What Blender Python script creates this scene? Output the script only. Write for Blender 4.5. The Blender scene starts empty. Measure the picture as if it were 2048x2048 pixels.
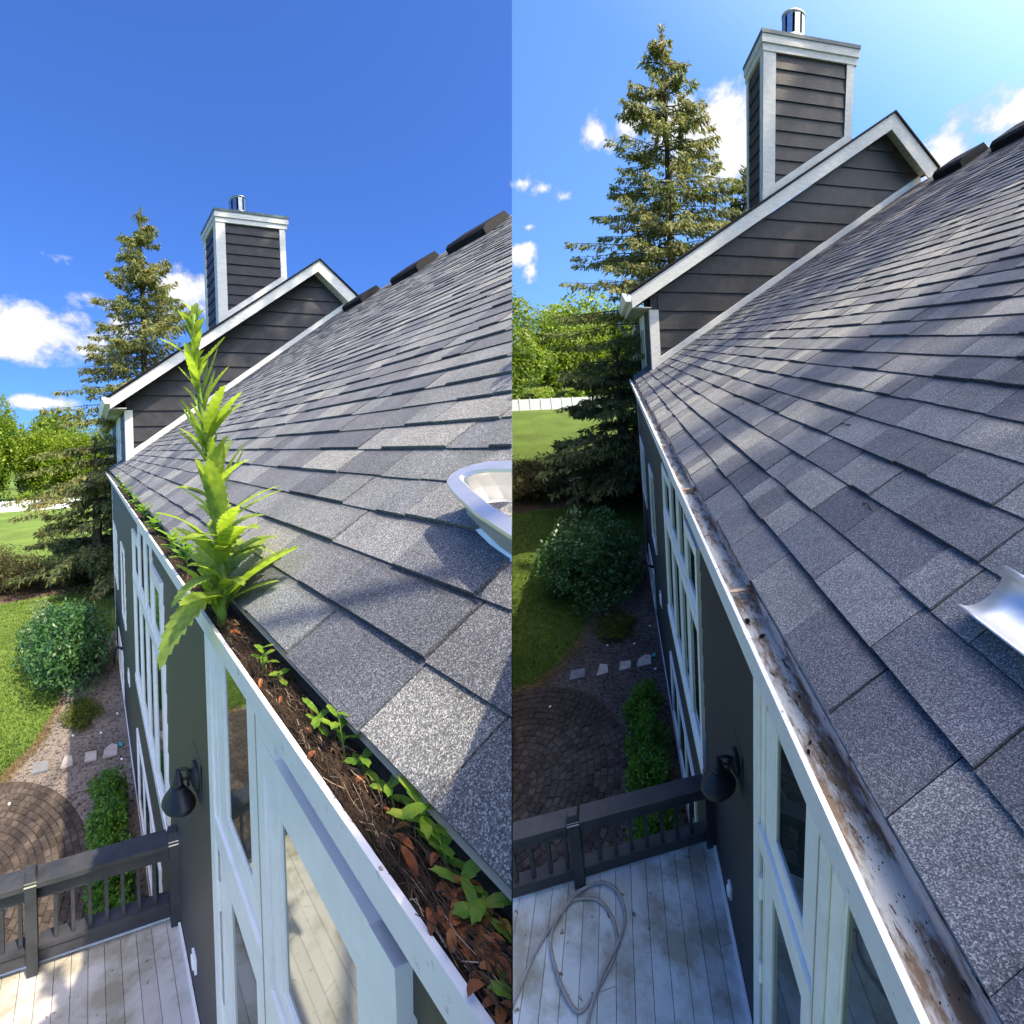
import bpy, bmesh, math, random
import numpy as np
from mathutils import Vector, Matrix
rnd = random.Random(7); nrs = np.random.RandomState(11)
sc = bpy.context.scene; COL = sc.collection

# ------------------------------------------------------------------ camera
RC = np.array([[0.996017, 0.089167, 0.0], [-0.009387, 0.104855, -0.994443], [-0.088671, 0.990482, 0.105274]])
q_, r_ = np.linalg.qr(RC.T); RC = (q_ * np.sign(np.diag(r_))).T
CAM = np.array([0.0, 0.0, 7.0])
cd = bpy.data.cameras.new('camera'); cam = bpy.data.objects.new('camera', cd); COL.objects.link(cam)
cd.sensor_width = 36; cd.lens = 36 * 850 / 2048; cd.clip_start = 0.03; cd.clip_end = 1500
cam.matrix_world = Matrix([list(RC[i]) + [CAM[i]] for i in range(3)] + [[0, 0, 0, 1]])
sc.camera = cam
CX = RC[:, 0]                       # normal of the plane where the two places meet

# ------------------------------------------------------------------ sun, sky, exposure
SUN = np.array([0.5122, -0.1950, 0.8364]); SUN /= np.linalg.norm(SUN)
sl = bpy.data.lights.new('sun', 'SUN'); sl.energy = 3.9; sl.angle = math.radians(0.6); sl.color = (1.0, 0.86, 0.64)
so = bpy.data.objects.new('sun', sl); COL.objects.link(so); so.location = (0, 0, 40)
so.rotation_euler = Vector(SUN).to_track_quat('Z', 'Y').to_euler()
sc.view_settings.view_transform = 'Standard'; sc.view_settings.look = 'None'
sc.view_settings.exposure = 1.3; sc.view_settings.gamma = 1.0; sc.view_settings.use_curve_mapping = False
def pixdir(u, v):
    d = RC @ np.array([(u - 1024) / 850, (1024 - v) / 850, -1.0]); return d / np.linalg.norm(d)
wd = bpy.data.worlds.new('World'); sc.world = wd; wd.use_nodes = True
N = wd.node_tree.nodes; LK = wd.node_tree.links; N.clear()
def nd(t, **k):
    n = N.new(t)
    for a, b in k.items():
        setattr(n, a, b)
    return n
def vmath(op, a, b=None):
    n = nd('ShaderNodeVectorMath', operation=op)
    for i, x in enumerate((a, b)):
        if x is None: continue
        if hasattr(x, 'links'): LK.new(x, n.inputs[i])
        else: n.inputs[i].default_value = x
    return n
def fmath(op, a, b=None, clamp=False):
    n = nd('ShaderNodeMath', operation=op, use_clamp=clamp)
    for i, x in enumerate((a, b)):
        if x is None: continue
        if hasattr(x, 'links'): LK.new(x, n.inputs[i])
        else: n.inputs[i].default_value = x
    return n.outputs[0]
tc = nd('ShaderNodeTexCoord'); DIR = tc.outputs['Generated']
sky = nd('ShaderNodeTexSky', sky_type='NISHITA', sun_disc=False)
sky.sun_elevation = math.asin(SUN[2]); sky.sun_rotation = math.atan2(SUN[0], SUN[1])
sky.air_density = 1.0; sky.dust_density = 1.2; sky.ozone_density = 1.5
side = fmath('GREATER_THAN', vmath('DOT_PRODUCT', DIR, tuple(CX)).outputs['Value'], 0.0)
tint = nd('ShaderNodeMix', data_type='RGBA'); tint.inputs[6].default_value = (0.235, 0.42, 0.80, 1); tint.inputs[7].default_value = (0.50, 0.74, 1.0, 1)
LK.new(side, tint.inputs[0])
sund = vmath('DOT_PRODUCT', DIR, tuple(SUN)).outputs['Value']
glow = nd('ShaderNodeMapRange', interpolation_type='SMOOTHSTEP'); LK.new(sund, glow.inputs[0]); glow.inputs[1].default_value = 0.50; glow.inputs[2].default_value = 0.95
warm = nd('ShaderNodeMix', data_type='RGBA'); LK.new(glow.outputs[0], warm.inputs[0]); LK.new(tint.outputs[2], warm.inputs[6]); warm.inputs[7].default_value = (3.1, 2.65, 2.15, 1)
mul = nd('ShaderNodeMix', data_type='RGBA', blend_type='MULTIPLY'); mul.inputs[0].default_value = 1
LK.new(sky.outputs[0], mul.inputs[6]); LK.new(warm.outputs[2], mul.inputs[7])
# cumulus clouds, each a soft puff at its own bearing, frayed by noise
nz1 = nd('ShaderNodeTexNoise'); nz1.inputs['Scale'].default_value = 22; nz1.inputs['Detail'].default_value = 7; nz1.inputs['Roughness'].default_value = 0.62
LK.new(DIR, nz1.inputs['Vector'])
CL = [((45, 660), .105, 2.0, 1), ((120, 672), .085, 2.2, 1), ((150, 640), .05, 2.4, .75), ((20, 690), .1, 3.0, .9), ((372, 585), .075, 1.6, 1.0), ((225, 655), .06, 2.2, .6), ((75, 806), .055, 3.4, .85), ((165, 700), .07, 3.2, .8),
      ((110, 520), .03, 1.6, .3), ((185, 610), .04, 2.0, .3),
      ((1425, 265), .095, 1.6, 1.1), ((1345, 250), .075, 1.7, 1), ((1270, 240), .05, 1.6, .9), ((1480, 290), .085, 1.5, 1.1), ((1196, 265), .036, 1.0, .9), ((1218, 295), .022, .7, .5),
      ((1040, 368), .035, 2.4, .8), ((1085, 378), .04, 2.6, .7), ((1130, 392), .03, 2.8, .5), ((1042, 512), .042, 1.3, .9), ((1062, 543), .028, 1.2, .9), ((1055, 455), .02, 2.0, .6),
      ((2030, 222), .1, 2.0, .9), ((1960, 238), .05, 2.2, .7), ((1900, 305), .065, 1.3, .9), ((1870, 320), .05, 1.4, .8), ((1985, 292), .04, 1.6, .8)]
acc = None
for (px, r, sq, amp) in CL:
    c = pixdir(*px)
    d = vmath('SUBTRACT', DIR, tuple(c)).outputs[0]
    d = vmath('MULTIPLY', d, (1, 1, sq)).outputs[0]
    L_ = vmath('LENGTH', d).outputs['Value']
    m = fmath('MULTIPLY', fmath('SUBTRACT', 1.0, fmath('DIVIDE', L_, r), True), amp * 1.5)
    acc = m if acc is None else fmath('MAXIMUM', acc, m)
dens = fmath('ADD', acc, fmath('MULTIPLY', fmath('SUBTRACT', nz1.outputs['Fac'], 0.52), 3.0))
gate = fmath('MULTIPLY', acc, 6.0, True)
cf = fmath('MULTIPLY', fmath('MULTIPLY', fmath('SUBTRACT', dens, 0.18), 1.7, True), gate)
nz2 = nd('ShaderNodeTexNoise'); nz2.inputs['Scale'].default_value = 14; nz2.inputs['Detail'].default_value = 5; LK.new(vmath('ADD', DIR, (3, 1, -.02)).outputs[0], nz2.inputs['Vector'])
cc = nd('ShaderNodeMix', data_type='RGBA'); cc.inputs[6].default_value = (1.9, 2.15, 2.75, 1); cc.inputs[7].default_value = (3.5, 3.5, 3.5, 1)
LK.new(fmath('MULTIPLY', fmath('SUBTRACT', fmath('ADD', dens, nz2.outputs['Fac']), 0.75), 1.5, True), cc.inputs[0])
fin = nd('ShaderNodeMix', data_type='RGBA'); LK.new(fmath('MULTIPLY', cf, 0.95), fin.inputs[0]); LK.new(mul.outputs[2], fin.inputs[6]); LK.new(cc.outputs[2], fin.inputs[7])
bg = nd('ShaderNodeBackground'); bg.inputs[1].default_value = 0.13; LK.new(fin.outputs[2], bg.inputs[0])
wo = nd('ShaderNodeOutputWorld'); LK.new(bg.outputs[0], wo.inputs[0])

# ------------------------------------------------------------------ materials
MATS = {}
def ramp(nt, fac, stops):
    r = nt.nodes.new('ShaderNodeValToRGB'); e = r.color_ramp.elements
    while len(e) < len(stops): e.new(0.5)
    for i, (p, c) in enumerate(stops):
        e[i].position = p; e[i].color = (c, c, c, 1) if isinstance(c, (int, float)) else (*c, 1)
    nt.links.new(fac, r.inputs[0]); return r.outputs[0]
def tex(nt, kind, scale, coord, detail=4, rough=.6, sc3=None, **k):
    n = nt.nodes.new('ShaderNodeTex' + kind)
    if 'Scale' in n.inputs: n.inputs['Scale'].default_value = scale
    if 'Detail' in n.inputs: n.inputs['Detail'].default_value = detail
    if 'Roughness' in n.inputs: n.inputs['Roughness'].default_value = rough
    if sc3:
        mp = nt.nodes.new('ShaderNodeMapping'); mp.inputs['Scale'].default_value = sc3; nt.links.new(coord, mp.inputs[0]); coord = mp.outputs[0]
    nt.links.new(coord, n.inputs['Vector'])
    for a, b in k.items(): setattr(n, a, b)
    return n
def mixc(nt, f, a, b, mode='MIX'):
    m = nt.nodes.new('ShaderNodeMix'); m.data_type = 'RGBA'; m.blend_type = mode
    for i, x in ((0, f), (6, a), (7, b)):
        if hasattr(x, 'links'): nt.links.new(x, m.inputs[i])
        elif i == 0: m.inputs[0].default_value = x
        else: m.inputs[i].default_value = (*x, 1)
    return m.outputs[2]
def base_mat(name, rough=.7, spec=.4, metal=0.):
    m = bpy.data.materials.new(name); m.use_nodes = True; nt = m.node_tree; b = nt.nodes['Principled BSDF']
    b.inputs['Roughness'].default_value = rough; b.inputs['Specular IOR Level'].default_value = spec; b.inputs['Metallic'].default_value = metal
    g = nt.nodes.new('ShaderNodeNewGeometry'); MATS[name] = m
    oi = nt.nodes.new('ShaderNodeObjectInfo'); dv = nt.nodes.new('ShaderNodeMath'); dv.operation = 'DIVIDE'; dv.inputs[0].default_value = 100.
    nt.links.new(oi.outputs['Object Index'], dv.inputs[1]); sv = nt.nodes.new('ShaderNodeVectorMath'); sv.operation = 'SCALE'
    nt.links.new(g.outputs['Position'], sv.inputs[0]); nt.links.new(dv.outputs[0], sv.inputs['Scale'])      # grain keeps its size whatever the unit of the place
    return m, nt, b, sv.outputs[0]
def bump(nt, b, h, strength, dist=.01):
    n = nt.nodes.new('ShaderNodeBump'); n.inputs['Strength'].default_value = strength; n.inputs['Distance'].default_value = dist
    nt.links.new(h, n.inputs['Height']); nt.links.new(n.outputs[0], b.inputs['Normal'])
def simple(name, c1, c2, scale=6, rough=.7, spec=.4, metal=0., bs=.3, bd=.01, bscale=None, sc3=None, lo=.35, hi=.65, vary=0.):
    m, nt, b, P = base_mat(name, rough, spec, metal)
    n = tex(nt, 'Noise', scale, P, 5, .65, sc3)
    col = mixc(nt, ramp(nt, n.outputs['Fac'], [(lo, 0.), (hi, 1.)]), c1, c2)
    if vary:
        oi = nt.nodes.new('ShaderNodeObjectInfo'); col = mixc(nt, 1., col, ramp(nt, oi.outputs['Random'], [(0., 1 - vary), (1., 1 + vary)]), 'MULTIPLY')
    nt.links.new(col, b.inputs['Base Color'])
    if bs:
        n2 = tex(nt, 'Noise', bscale or scale * 4, P, 4, .7, sc3); bump(nt, b, n2.outputs['Fac'], bs, bd)
    return m
def shingle_mat():
    m, nt, b, P = base_mat('shingle', .86, .35)
    at = nt.nodes.new('ShaderNodeAttribute'); at.attribute_name = 'tone'
    oi = nt.nodes.new('ShaderNodeObjectInfo')
    tone = mixc(nt, 1., at.outputs['Color'], oi.outputs['Color'], 'MULTIPLY')
    w = tex(nt, 'Voronoi', 400, P, 0); gr = nt.nodes.new('ShaderNodeSeparateColor'); nt.links.new(w.outputs['Color'], gr.inputs[0])
    speck = ramp(nt, gr.outputs[0], [(0., (.30, .30, .34)), (.42, (.66, .66, .69)), (.75, (1.1, 1.09, 1.06)), (.95, (2.3, 2.2, 2.05))])
    speck.node.color_ramp.interpolation = 'LINEAR'
    big = tex(nt, 'Noise', 3.2, P, 3); blot = ramp(nt, big.outputs['Fac'], [(.3, .84), (.7, 1.16)])
    col = mixc(nt, 1., mixc(nt, 1., tone, speck, 'MULTIPLY'), blot, 'MULTIPLY')
    nt.links.new(col, b.inputs['Base Color']); bump(nt, b, gr.outputs[0], .55, .004)
    return m
shingle_mat()
simple('wall_paint', (.045, .045, .047), (.062, .061, .062), 9, .55, .35, bs=.8, bd=.010, sc3=(6, 6, 1.2), bscale=26)
def siding_mat():
    m, nt, b, P = base_mat('siding', .5, .28)
    n = tex(nt, 'Noise', 5, P, 5); col = mixc(nt, ramp(nt, n.outputs['Fac'], [(.35, 0.), (.65, 1.)]), (.028, .0275, .029), (.043, .042, .044)); nt.links.new(col, b.inputs['Base Color'])
    n2 = tex(nt, 'Noise', 9, P, 6, .7, (1, 1, 7)); bump(nt, b, n2.outputs['Fac'], .5, .012)
siding_mat()
simple('trim', (.50, .50, .47), (.62, .61, .57), 5, .6, .3, bs=.15, sc3=(1, 1, 3))
simple('window_white', (.80, .79, .77), (.88, .87, .85), 9, .42, .4, bs=.05)
simple('seal', (.33, .30, .27), (.45, .42, .38), 20, .6)
EAVE = RC @ np.array([0.222, 0.377, -0.938]); EAVE = tuple(EAVE / np.linalg.norm(EAVE))
def chipped(name, c1, c2, dirt, dscale, lo, hi, rough=.45, sc3=None, second=None, stretch=None):
    m, nt, b, P = base_mat(name, rough, .45)
    n = tex(nt, 'Noise', 11, P, 4); col = mixc(nt, n.outputs['Fac'], c1, c2)
    if stretch is not None:                       # streaks that run with the fall of the gutter
        dt = nt.nodes.new('ShaderNodeVectorMath'); dt.operation = 'DOT_PRODUCT'; nt.links.new(P, dt.inputs[0]); dt.inputs[1].default_value = stretch
        sc_ = nt.nodes.new('ShaderNodeVectorMath'); sc_.operation = 'SCALE'; sc_.inputs[0].default_value = stretch; nt.links.new(dt.outputs['Value'], sc_.inputs['Scale'])
        k8 = nt.nodes.new('ShaderNodeVectorMath'); k8.operation = 'SCALE'; k8.inputs['Scale'].default_value = -.72; nt.links.new(sc_.outputs[0], k8.inputs[0])
        ad = nt.nodes.new('ShaderNodeVectorMath'); ad.operation = 'ADD'; nt.links.new(P, ad.inputs[0]); nt.links.new(k8.outputs[0], ad.inputs[1]); P = ad.outputs[0]
    d = tex(nt, 'Noise', dscale, P, 8, .72, sc3); col = mixc(nt, ramp(nt, d.outputs['Fac'], [(lo, 0.), (hi, 1.)]), col, dirt)
    if second:
        d2 = tex(nt, 'Noise', second[1], P, 6, .6); col = mixc(nt, ramp(nt, d2.outputs['Fac'], [(second[2], 0.), (second[3], 1.)]), col, second[0])
    nt.links.new(col, b.inputs['Base Color']); bump(nt, b, d.outputs['Fac'], .2, .003); return m
chipped('gutter_rim', (.66, .66, .69), (.78, .78, .80), (.26, .24, .22), 30, .60, .70)
chipped('gutter_metal', (.40, .42, .40), (.50, .52, .50), (.17, .115, .070), 20, .46, .575, .5, second=((.055, .034, .022), 46, .60, .64), stretch=EAVE)
chipped('gutter_back', (.36, .38, .34), (.46, .47, .42), (.20, .14, .085), 14, .50, .64)
simple('hanger_metal', (.40, .24, .14), (.62, .50, .38), 18, .45, .5, .5)
def deck_mat(name, cool):
    m, nt, b, P = base_mat(name, .7, .3)
    oi = nt.nodes.new('ShaderNodeObjectInfo')
    a, c = ((.40, .45, .45), (.58, .63, .62)) if cool else ((.40, .385, .365), (.53, .515, .50))
    n = tex(nt, 'Noise', 5, P, 5); col = mixc(nt, n.outputs['Fac'], a, c)
    g = tex(nt, 'Noise', 2.6, P, 6, .65); col = mixc(nt, ramp(nt, g.outputs['Fac'], [(.44, 0.), (.62, .72)]), col, (.19, .17, .10))
    w = tex(nt, 'Noise', 13, P, 7, .7); col = mixc(nt, ramp(nt, w.outputs['Fac'], [(.635, 0.), (.66, 1.)]), col, (.13, .085, .07))
    col = mixc(nt, 1., col, ramp(nt, oi.outputs['Random'], [(0., .86), (1., 1.12)]), 'MULTIPLY')
    nt.links.new(col, b.inputs['Base Color']); bump(nt, b, w.outputs['Fac'], .25, .004)
deck_mat('deck_warm', False); deck_mat('deck_cool', True)
simple('rail_paint', (.024, .026, .031), (.046, .048, .054), 6, .5, .4, bs=.3, bd=.004)
simple('rail_wear', (.10, .085, .075), (.17, .15, .14), 9, .6)
simple('cap_band', (.7, .66, .6), (.8, .78, .74), 9, .3, .5, .6, bs=0)
simple('lamp_black', (.010, .012, .017), (.018, .021, .028), 30, .5, .4, bs=.2, bd=.002)
simple('aluminium', (.78, .78, .77), (.88, .87, .85), 7, .42, .5, .85, bs=.12, bd=.003, sc3=(1, 1, 6))
simple('steel', (.45, .44, .43), (.62, .61, .60), 6, .28, .5, 1., bs=.1)
simple('plywood', (.42, .33, .22), (.52, .42, .29), 3, .8)
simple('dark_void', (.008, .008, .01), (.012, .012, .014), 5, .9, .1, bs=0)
simple('vent_plastic', (.008, .008, .010), (.013, .013, .015), 20, .7, .15, bs=.15)
simple('cap_metal', (.055, .085, .095), (.09, .12, .125), 4, .5, .5)
simple('soffit', (.38, .40, .38), (.46, .48, .45), 6, .6)
simple('concrete', (.30, .30, .29), (.42, .42, .41), 4, .9)
simple('fence_white', (.70, .72, .74), (.8, .8, .8), 3, .6)
simple('stone', (.30, .27, .25), (.46, .42, .38), 7, .85, bd=.02)
simple('slate', (.12, .125, .14), (.18, .185, .20), 7, .8, bd=.02)
simple('cobble', (.042, .034, .030), (.082, .066, .056), 5, .9, .25, bs=.6, bd=.02, vary=.35)
simple('joint_soil', (.035, .028, .022), (.06, .048, .036), 9, .95)
simple('pebble', (.75, .75, .74), (.85, .85, .84), 9, .5, bs=0)
simple('bark', (.075, .055, .042), (.14, .105, .08), 8, .95, .2, bs=.8, bd=.04, sc3=(1, 1, .25))
simple('hose_rubber', (.22, .21, .20), (.34, .32, .30), 12, .5, bs=.1)
simple('rubber_black', (.012, .012, .013), (.02, .02, .022), 12, .5, bs=.1)
simple('teal_plastic', (.03, .25, .27), (.04, .32, .34), 5, .4, bs=0)
def ground_mat(name, stops, s1, s2, bd, rough=.95):
    m, nt, b, P = base_mat(name, rough, .2)
    n = tex(nt, 'Noise', s1, P, 5, .7); v = tex(nt, 'Voronoi', s2, P); sp = nt.nodes.new('ShaderNodeSeparateColor'); nt.links.new(v.outputs['Color'], sp.inputs[0])
    col = ramp(nt, sp.outputs[0], stops); col = mixc(nt, 1., col, ramp(nt, n.outputs['Fac'], [(.3, .7), (.7, 1.3)]), 'MULTIPLY')
    nt.links.new(col, b.inputs['Base Color']); bump(nt, b, v.outputs['Distance'], .9, bd)
ground_mat('gravel', [(0., (.024, .018, .016)), (.5, (.048, .038, .034)), (.85, (.085, .067, .060)), (1., (.19, .165, .15))], 1.2, 26, .03)
ground_mat('mulch', [(0., (.022, .016, .012)), (.6, (.055, .036, .026)), (1., (.12, .085, .06))], 1.0, 16, .03)
ground_mat('lawn', [(0., (.040, .085, .012)), (.5, (.065, .120, .018)), (1., (.10, .155, .030))], .35, 22, .03)
ground_mat('dry_grass', [(0., (.10, .085, .035)), (.5, (.18, .15, .07)), (1., (.28, .23, .12))], 1.5, 22, .03)
def leaf_mat(name, cols, scale=1.6, rough=.5, trans=.35, spec=.35, fine=14):
    m, nt, b, P = base_mat(name, rough, spec)
    n = tex(nt, 'Noise', scale, P, 3); f = tex(nt, 'Noise', fine, P, 2)
    add = nt.nodes.new('ShaderNodeMath'); add.operation = 'MULTIPLY_ADD'; nt.links.new(f.outputs['Fac'], add.inputs[0]); add.inputs[1].default_value = .55
    ml = nt.nodes.new('ShaderNodeMath'); ml.operation = 'MULTIPLY'; nt.links.new(n.outputs['Fac'], ml.inputs[0]); ml.inputs[1].default_value = .5
    nt.links.new(ml.outputs[0], add.inputs[2])
    k = len(cols); c = ramp(nt, add.outputs[0], [(.36 + .32 * i / max(1, k - 1), cc_) for i, cc_ in enumerate(cols)])
    nt.links.new(c, b.inputs['Base Color'])
    tr = nt.nodes.new('ShaderNodeBsdfTranslucent'); tc_ = mixc(nt, 1., c, (1.5, 1.6, .6), 'MULTIPLY'); nt.links.new(tc_, tr.inputs[0])
    mx = nt.nodes.new('ShaderNodeMixShader'); mx.inputs[0].default_value = trans
    nt.links.new(b.outputs[0], mx.inputs[1]); nt.links.new(tr.outputs[0], mx.inputs[2]); nt.links.new(mx.outputs[0], nt.nodes['Material Output'].inputs[0])
leaf_mat('spruce_needles', [(.07, .10, .042), (.13, .165, .058), (.22, .23, .08), (.24, .18, .08)], .8, .7, .22, .2)
leaf_mat('spruce_dark', [(.055, .080, .036), (.10, .13, .05), (.17, .17, .065)], .8, .75, .2, .2)
leaf_mat('broadleaf', [(.05, .10, .015), (.12, .20, .022), (.20, .27, .03), (.25, .28, .035)], .45, .5, .4, .3, 3)
leaf_mat('hydrangea', [(.024, .075, .026), (.050, .130, .042), (.09, .18, .06)], 3, .4, .25, .4)
leaf_mat('hydrangea_bloom', [(.16, .24, .11), (.30, .38, .22)], 3, .6, .3, .2)
leaf_mat('boxwood', [(.030, .085, .010), (.075, .18, .018), (.14, .27, .03)], 4, .45, .3, .4)
leaf_mat('juniper', [(.03, .05, .01), (.075, .10, .015), (.13, .15, .025)], 5, .7, .2, .2)
leaf_mat('weeping', [(.035, .042, .02), (.075, .075, .035), (.15, .12, .055)], 1.2, .8, .25, .15)
leaf_mat('weed_leaf', [(.14, .22, .035), (.25, .35, .06), (.38, .46, .10)], 3, .45, .5, .4, 30)
leaf_mat('weed_bud', [(.20, .30, .05), (.36, .46, .09)], 6, .5, .4, .3)
leaf_mat('weed_stem', [(.12, .22, .04), (.22, .33, .07)], 5, .5, .2, .3)
leaf_mat('seedling_leaf', [(.06, .15, .02), (.14, .27, .03), (.27, .34, .05)], 6, .45, .5, .4, 30)
leaf_mat('grass_blade', [(.042, .090, .012), (.080, .150, .020), (.14, .21, .035)], 1.2, .6, .35, .25, 6)
leaf_mat('straw', [(.10, .075, .03), (.24, .18, .09)], 4, .8, .2, .2)
leaf_mat('dry_leaf_orange', [(.13, .045, .022), (.26, .085, .032), (.36, .15, .06)], 6, .6, .25, .3, 30)
leaf_mat('dry_leaf_yellow', [(.35, .22, .03), (.5, .33, .05)], 6, .6, .35, .3)
simple('twig', (.030, .020, .014), (.085, .056, .036), 30, .9, .2, bs=0)
simple('compost', (.012, .009, .007), (.040, .028, .020), 30, .95, .2, bs=1., bd=.02)
simple('twig_pale', (.26, .18, .12), (.40, .30, .22), 30, .8, .2, bs=0)
def glass_mat():
    m, nt, b, P = base_mat('glass', .03, .8)
    b.inputs['Base Color'].default_value = (.012, .022, .022, 1); b.inputs['IOR'].default_value = 1.75
    gl = nt.nodes.new('ShaderNodeBsdfGlossy'); gl.inputs['Roughness'].default_value = .02; gl.inputs['Color'].default_value = (.52, .66, .60, 1)
    mx = nt.nodes.new('ShaderNodeMixShader'); mx.inputs[0].default_value = .24
    nt.links.new(b.outputs[0], mx.inputs[1]); nt.links.new(gl.outputs[0], mx.inputs[2]); nt.links.new(mx.outputs[0], nt.nodes['Material Output'].inputs[0])
glass_mat()

# ------------------------------------------------------------------ geometry helpers
class MB:
    def __init__(s): s.v = []; s.f = []; s.c = []; s.n = 0
    def add(s, vs, fs, cs=None):
        s.v += [tuple(map(float, p)) for p in vs]; s.f += [tuple(i + s.n for i in f) for f in fs]
        s.c += (cs if cs is not None else [(1, 1, 1)] * len(vs)); s.n += len(vs); return s
    def box(s, x0, x1, y0, y1, z0, z1):
        return s.add([(x, y, z) for x in (x0, x1) for y in (y0, y1) for z in (z0, z1)], [(0, 1, 3, 2), (4, 6, 7, 5), (0, 4, 5, 1), (2, 3, 7, 6), (0, 2, 6, 4), (1, 5, 7, 3)])
    def prism(s, poly, axis, a0, a1):
        def mk(p, a): return {'x': (a, p[0], p[1]), 'y': (p[0], a, p[1]), 'z': (p[0], p[1], a)}[axis]
        n = len(poly)
        ar = sum(poly[i][0] * poly[(i + 1) % n][1] - poly[(i + 1) % n][0] * poly[i][1] for i in range(n))
        P = list(poly) if (ar > 0) == (axis != 'y') else list(poly)[::-1]
        if a0 > a1: a0, a1 = a1, a0
        return s.add([mk(p, a0) for p in P] + [mk(p, a1) for p in P], [tuple(range(n))[::-1], tuple(range(n, 2 * n))] + [(i, (i + 1) % n, n + (i + 1) % n, n + i) for i in range(n)])
    def tube(s, path, r, n=6, cap=True):
        path = [np.array(p, float) for p in path]; rings = []; R = r if hasattr(r, '__len__') else [r] * len(path)
        up = np.array([0, 0, 1.])
        for i, p in enumerate(path):
            t = path[min(i + 1, len(path) - 1)] - path[max(i - 1, 0)]; t = t / (np.linalg.norm(t) + 1e-9)
            if abs(t[2]) > .95: u = np.cross(t, (1, 0, 0))
            else: u = np.cross(t, up)
            u /= np.linalg.norm(u) + 1e-9; w = np.cross(u, t)
            rings.append([p + R[i] * (math.cos(2 * math.pi * k / n) * u + math.sin(2 * math.pi * k / n) * w) for k in range(n)])
        vs = [q for rg in rings for q in rg]; fs = []
        for i in range(len(path) - 1):
            for k in range(n): fs.append((i * n + k, (i + 1) * n + k, (i + 1) * n + (k + 1) % n, i * n + (k + 1) % n))
        if cap: fs += [tuple(range(n)), tuple(range((len(path) - 1) * n, len(path) * n))[::-1]]
        return s.add(vs, fs)
    def lathe(s, c, prof, n=20, axis='z'):
        vs = []
        for r, h in prof:
            for k in range(n):
                a = 2 * math.pi * k / n; x, y = r * math.cos(a), r * math.sin(a)
                vs.append({'z': (c[0] + x, c[1] + y, c[2] + h), 'y': (c[0] + x, c[1] + h, c[2] + y)}[axis])
        fs = [(i * n + k, i * n + (k + 1) % n, (i + 1) * n + (k + 1) % n, (i + 1) * n + k) for i in range(len(prof) - 1) for k in range(n)]
        fs += [tuple(range(n))[::-1], tuple(range((len(prof) - 1) * n, len(prof) * n))]
        return s.add(vs, fs)
WPOS = {}
class House:
    """One of the two places: maps its own axes (x along the eave, y into the house, z plumb) into the world and keeps to its own side."""
    def __init__(s, M, C, sign, unit=1.): s.M = RC @ np.array(M) * unit; s.C = np.array(C); s.sign = sign; s.unit = unit
    def w(s, q): return CAM + (np.asarray(q, float) - s.C) @ s.M.T
    def inside(s, q, margin=0.): return s.sign * ((s.w(q) - CAM) @ CX) > margin
    def empty(s, name, q, label=None, cat=None, group=None, parent=None, kind=None):
        o = bpy.data.objects.new(name, None); o.empty_display_size = .1; COL.objects.link(o)
        place(o, s.w(q), parent); tag(o, label, cat, group, kind); return o
    def obj(s, name, mb, mat, parent=None, org=None, label=None, cat=None, group=None, kind=None, smooth=False, tone=False, color=None, weld=False):
        if not mb.v: return None
        V = s.w(np.array(mb.v)); d = s.sign * ((V - CAM) @ CX)
        if s.sign and d.max() < .004: return None
        if org is None: o_ = V.min(0) * .5 + V.max(0) * .5; o_[2] = V[:, 2].min()
        else: o_ = s.w(org)
        me = bpy.data.meshes.new(name); me.from_pydata((V - o_).tolist(), [], [f[::-1] for f in mb.f])
        me.materials.append(MATS[mat])
        if tone:
            a = me.color_attributes.new('tone', 'FLOAT_COLOR', 'POINT'); a.data.foreach_set('color', np.array([(*c, 1) for c in mb.c], 'f').ravel())
        if s.sign and d.min() < .002:
            bm = bmesh.new(); bm.from_mesh(me)
            pl = CAM + CX * (.003 * s.sign) - o_
            bmesh.ops.bisect_plane(bm, geom=bm.verts[:] + bm.edges[:] + bm.faces[:], plane_co=pl, plane_no=CX * -s.sign, clear_outer=True)
            bm.to_mesh(me); bm.free()
            if not len(me.vertices): bpy.data.meshes.remove(me); return None
        if smooth: me.polygons.foreach_set('use_smooth', [True] * len(me.polygons))
        me.update()
        o = bpy.data.objects.new(name, me); COL.objects.link(o); place(o, o_, parent); tag(o, label, cat, group, kind)
        if color: o.color = (*color, 1)
        o.pass_index = round(s.unit * 100)
        return o
    def copy(s, src, at, base, parent=None, color=None):
        """another piece with the same mesh: src was built at base, this one sits at at"""
        o = src.copy(); COL.objects.link(o)
        place(o, WPOS[src.name] + s.w(at) - s.w(base), parent)
        if color: o.color = (*color, 1)
        return o
def place(o, wp, parent):
    WPOS[o.name] = np.array(wp, float)
    if parent: o.parent = parent; o.location = Vector(wp - WPOS[parent.name])
    else: o.location = Vector(wp)
def tag(o, label=None, cat=None, group=None, kind=None):
    for k, v in (('label', label), ('category', cat), ('group', group), ('kind', kind)):
        if v: o[k] = v
def clip_poly(poly, a, b, c):          # keep a*x+b*y<=c
    out = []
    for i in range(len(poly)):
        p, q = poly[i], poly[(i + 1) % len(poly)]; dp = a * p[0] + b * p[1] - c; dq = a * q[0] + b * q[1] - c
        if dp <= 0: out.append(p)
        if (dp < 0 < dq) or (dq < 0 < dp): t = dp / (dp - dq); out.append((p[0] + t * (q[0] - p[0]), p[1] + t * (q[1] - p[1])))
    return out
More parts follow.
